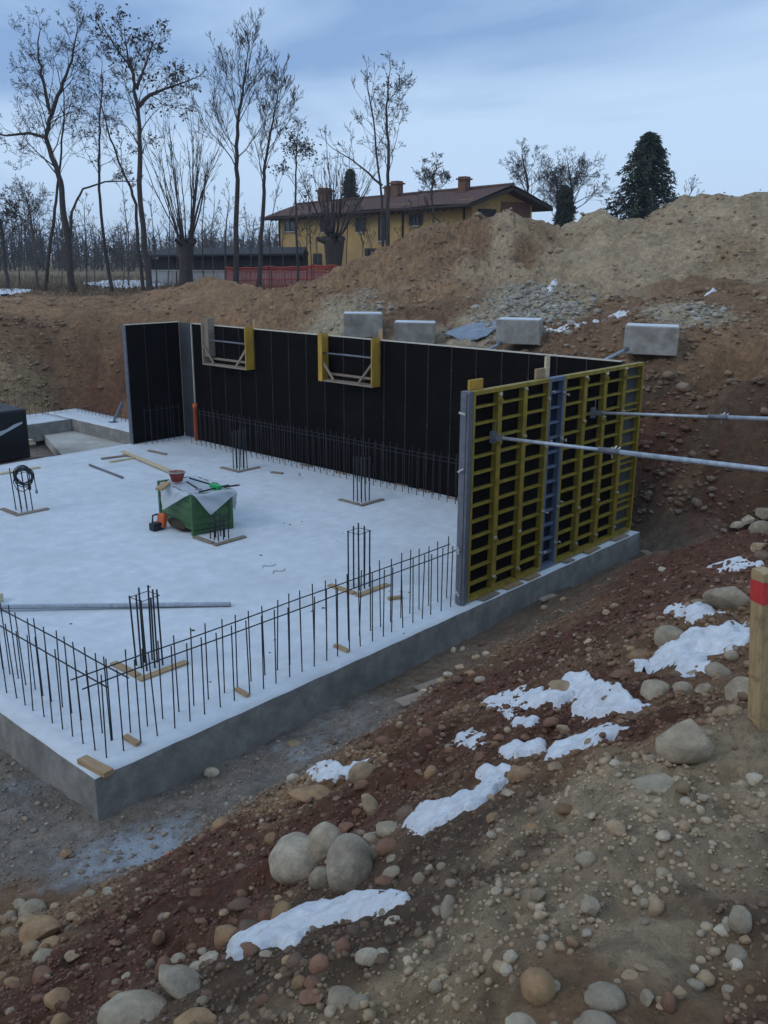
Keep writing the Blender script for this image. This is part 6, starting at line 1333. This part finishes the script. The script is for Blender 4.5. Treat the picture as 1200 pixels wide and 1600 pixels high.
# ------------------------------------------------------------------ dark open shed, low wall, safety net
sv = 74.0
def sh_pt(px, py, dv=0): return at_v(px, py, sv+dv)
shed = thing('open_shed', uv(-15.5, sv+2, 2.4), 'long dark open shed beyond the pollard', 'shed')
x0 = (240-600)/FPX*sv; x1 = (362-600)/FPX*sv
def svb(mb, ua, ub, va, vb, za, zb): vs = [uv(u, v, z) for u in (ua, ub) for v in (va, vb) for z in (za, zb)]; mb.add(vs, [(0, 1, 3, 2), (4, 6, 7, 5), (0, 4, 5, 1), (2, 3, 7, 6), (0, 2, 6, 4), (1, 5, 7, 3)])
mb = MB(); svb(mb, x0, x1+6, sv+4, sv+4.1, 2.4, 4.9); mb.build('back_wall', M['shed_dark'], shed)
mb = MB(); svb(mb, x0+0.3, x1+6, sv, sv+0.08, 2.4, 4.25); mb.build('front_boarding', M['shed_dark'], shed)
for k in range(8):
    u = x0+0.3+k*(x1+6-x0-0.4)/7; mb = MB(); svb(mb, u, u+0.18, sv-0.10, sv-0.002, 2.4, 4.72); mb.build('post', M['shed_dark'], shed)
mb = MB(); vs = [uv(x0-0.6, sv-0.7, 4.55), uv(x1+6, sv-0.7, 4.75), uv(x1+6, sv+2.2, 5.25), uv(x0+1.2, sv+2.2, 5.1), uv(x1+6, sv+4.8, 4.75), uv(x0-0.6, sv+4.8, 4.55)]
vs += [v - UP*0.14 for v in vs]; mb.add(vs, [(0, 1, 2, 3), (3, 2, 4, 5), (0, 3, 5), (6, 9, 8, 7), (9, 11, 10, 8), (6, 11, 9), (0, 6, 7, 1), (5, 4, 10, 11), (0, 5, 11, 6), (1, 7, 8, 2), (2, 8, 10, 4)]); mb.build('roof', M['shed_dark'], shed)
gw = thing('garden_wall', uv(-9, 68, 2.4), 'low pale grey wall behind the orange net', 'wall')
mb = MB(); svb(mb, (246-600)/FPX*68, (570-600)/FPX*68, 68, 68.25, 2.2, 3.45); mb.build('wall_face', M['render_grey'], gw)
mb = MB(); svb(mb, (246-600)/FPX*68-0.05, (570-600)/FPX*68+0.05, 67.94, 68.31, 3.452, 3.54); mb.build('coping', M['block'], gw)
nf = thing('safety_net_fence', uv(-6, 57, 2.5), 'orange plastic safety net fence strung before the yellow house', 'fence')
line = [(352, 417, 55.0), (385, 418, 55.5), (420, 416, 56.5), (455, 417, 57), (490, 414, 57), (520, 414, 56.5), (545, 416, 56)]
P0 = [at_v(px, py, v) for px, py, v in line]; segs = []
def net_at(t, h):
    i = min(len(P0)-2, int(t)); p = P0[i].lerp(P0[i+1], t-i); sag = 0.07*math.sin(math.pi*(t-i)); z0 = 2.5; return Vector((p.x, p.y, z0 + (p.z-sag-z0)*h)) + FW*0.05*math.sin(t*9+h*3)
NT = 90; NH = 14
for i in range(NT+1):
    for j in range(NH):
        t = (len(P0)-1)*i/NT-1e-6; segs.append((tuple(net_at(max(t, 0), j/NH)), tuple(net_at(max(t, 0), (j+1)/NH)), 0.022, 0.022))
for j in range(NH+1):
    for i in range(NT):
        w_ = 0.05 if j in (NH, NH-1, 7) else 0.022; segs.append((tuple(net_at((len(P0)-1)*i/NT, j/NH)), tuple(net_at((len(P0)-1)*(i+1)/NT-1e-6, j/NH)), w_, w_))
V_, F_ = tubes(segs, 3); o = share('net', mesh_np('net', V_, F_, M['net'], nf.location), nf, (0, 0, 0)); o['kind'] = 'stuff'
for p in P0:
    mb = MB(); mb.tube([(p.x, p.y, 2.3), (p.x, p.y, p.z+0.1)], 0.03, 6); mb.build('post', M['rebar_rust'], nf)

# ------------------------------------------------------------------ setting-out board on the far bank
a = hit(134, 479); b = hit(203, 477); d = 37.0
a = at_v(134, 476, 36.5); b = at_v(203, 475, 36.0); t = thing('profile_board', (a.x, a.y, h1(a.x, a.y)), 'pale setting-out board nailed to two stakes on the far bank', 'board')
mb = MB(); mb.beam(a, b, 0.03, 0.13); mb.build('rail', M['wood_pale'], t)
for p in (a.lerp(b, 0.06), a.lerp(b, 0.96)):
    z = h1(p.x, p.y); q = p + FW*0.05; mb = MB(); mb.beam((q.x, q.y, min(z, p.z-0.2)-0.15), (q.x, q.y, p.z+0.16), 0.05, 0.05, up=(1, 0, 0)); mb.build('stake', M['wood_grey'], t)

# ------------------------------------------------------------------ damp evening air
mh, N, L, B = new_mat('haze_air'); N.remove(B)
pv = N.new('ShaderNodeVolumePrincipled'); pv.inputs['Color'].default_value = (0.80, 0.88, 1.0, 1); pv.inputs['Density'].default_value = 0.0005; pv.inputs['Anisotropy'].default_value = 0.1
L.new(pv.outputs['Volume'], N['Material Output'].inputs['Volume'])
c = at_v(600, 430, 100)
hz = MB(); hz.box((c.x+220*fw[0], c.y+220*fw[1], 7.5), (1500, 1500, 30), rz=YAW); ho = hz.build('haze', mh); ho['kind'] = 'stuff'; ho['label'] = 'thin bluish evening haze over the site'
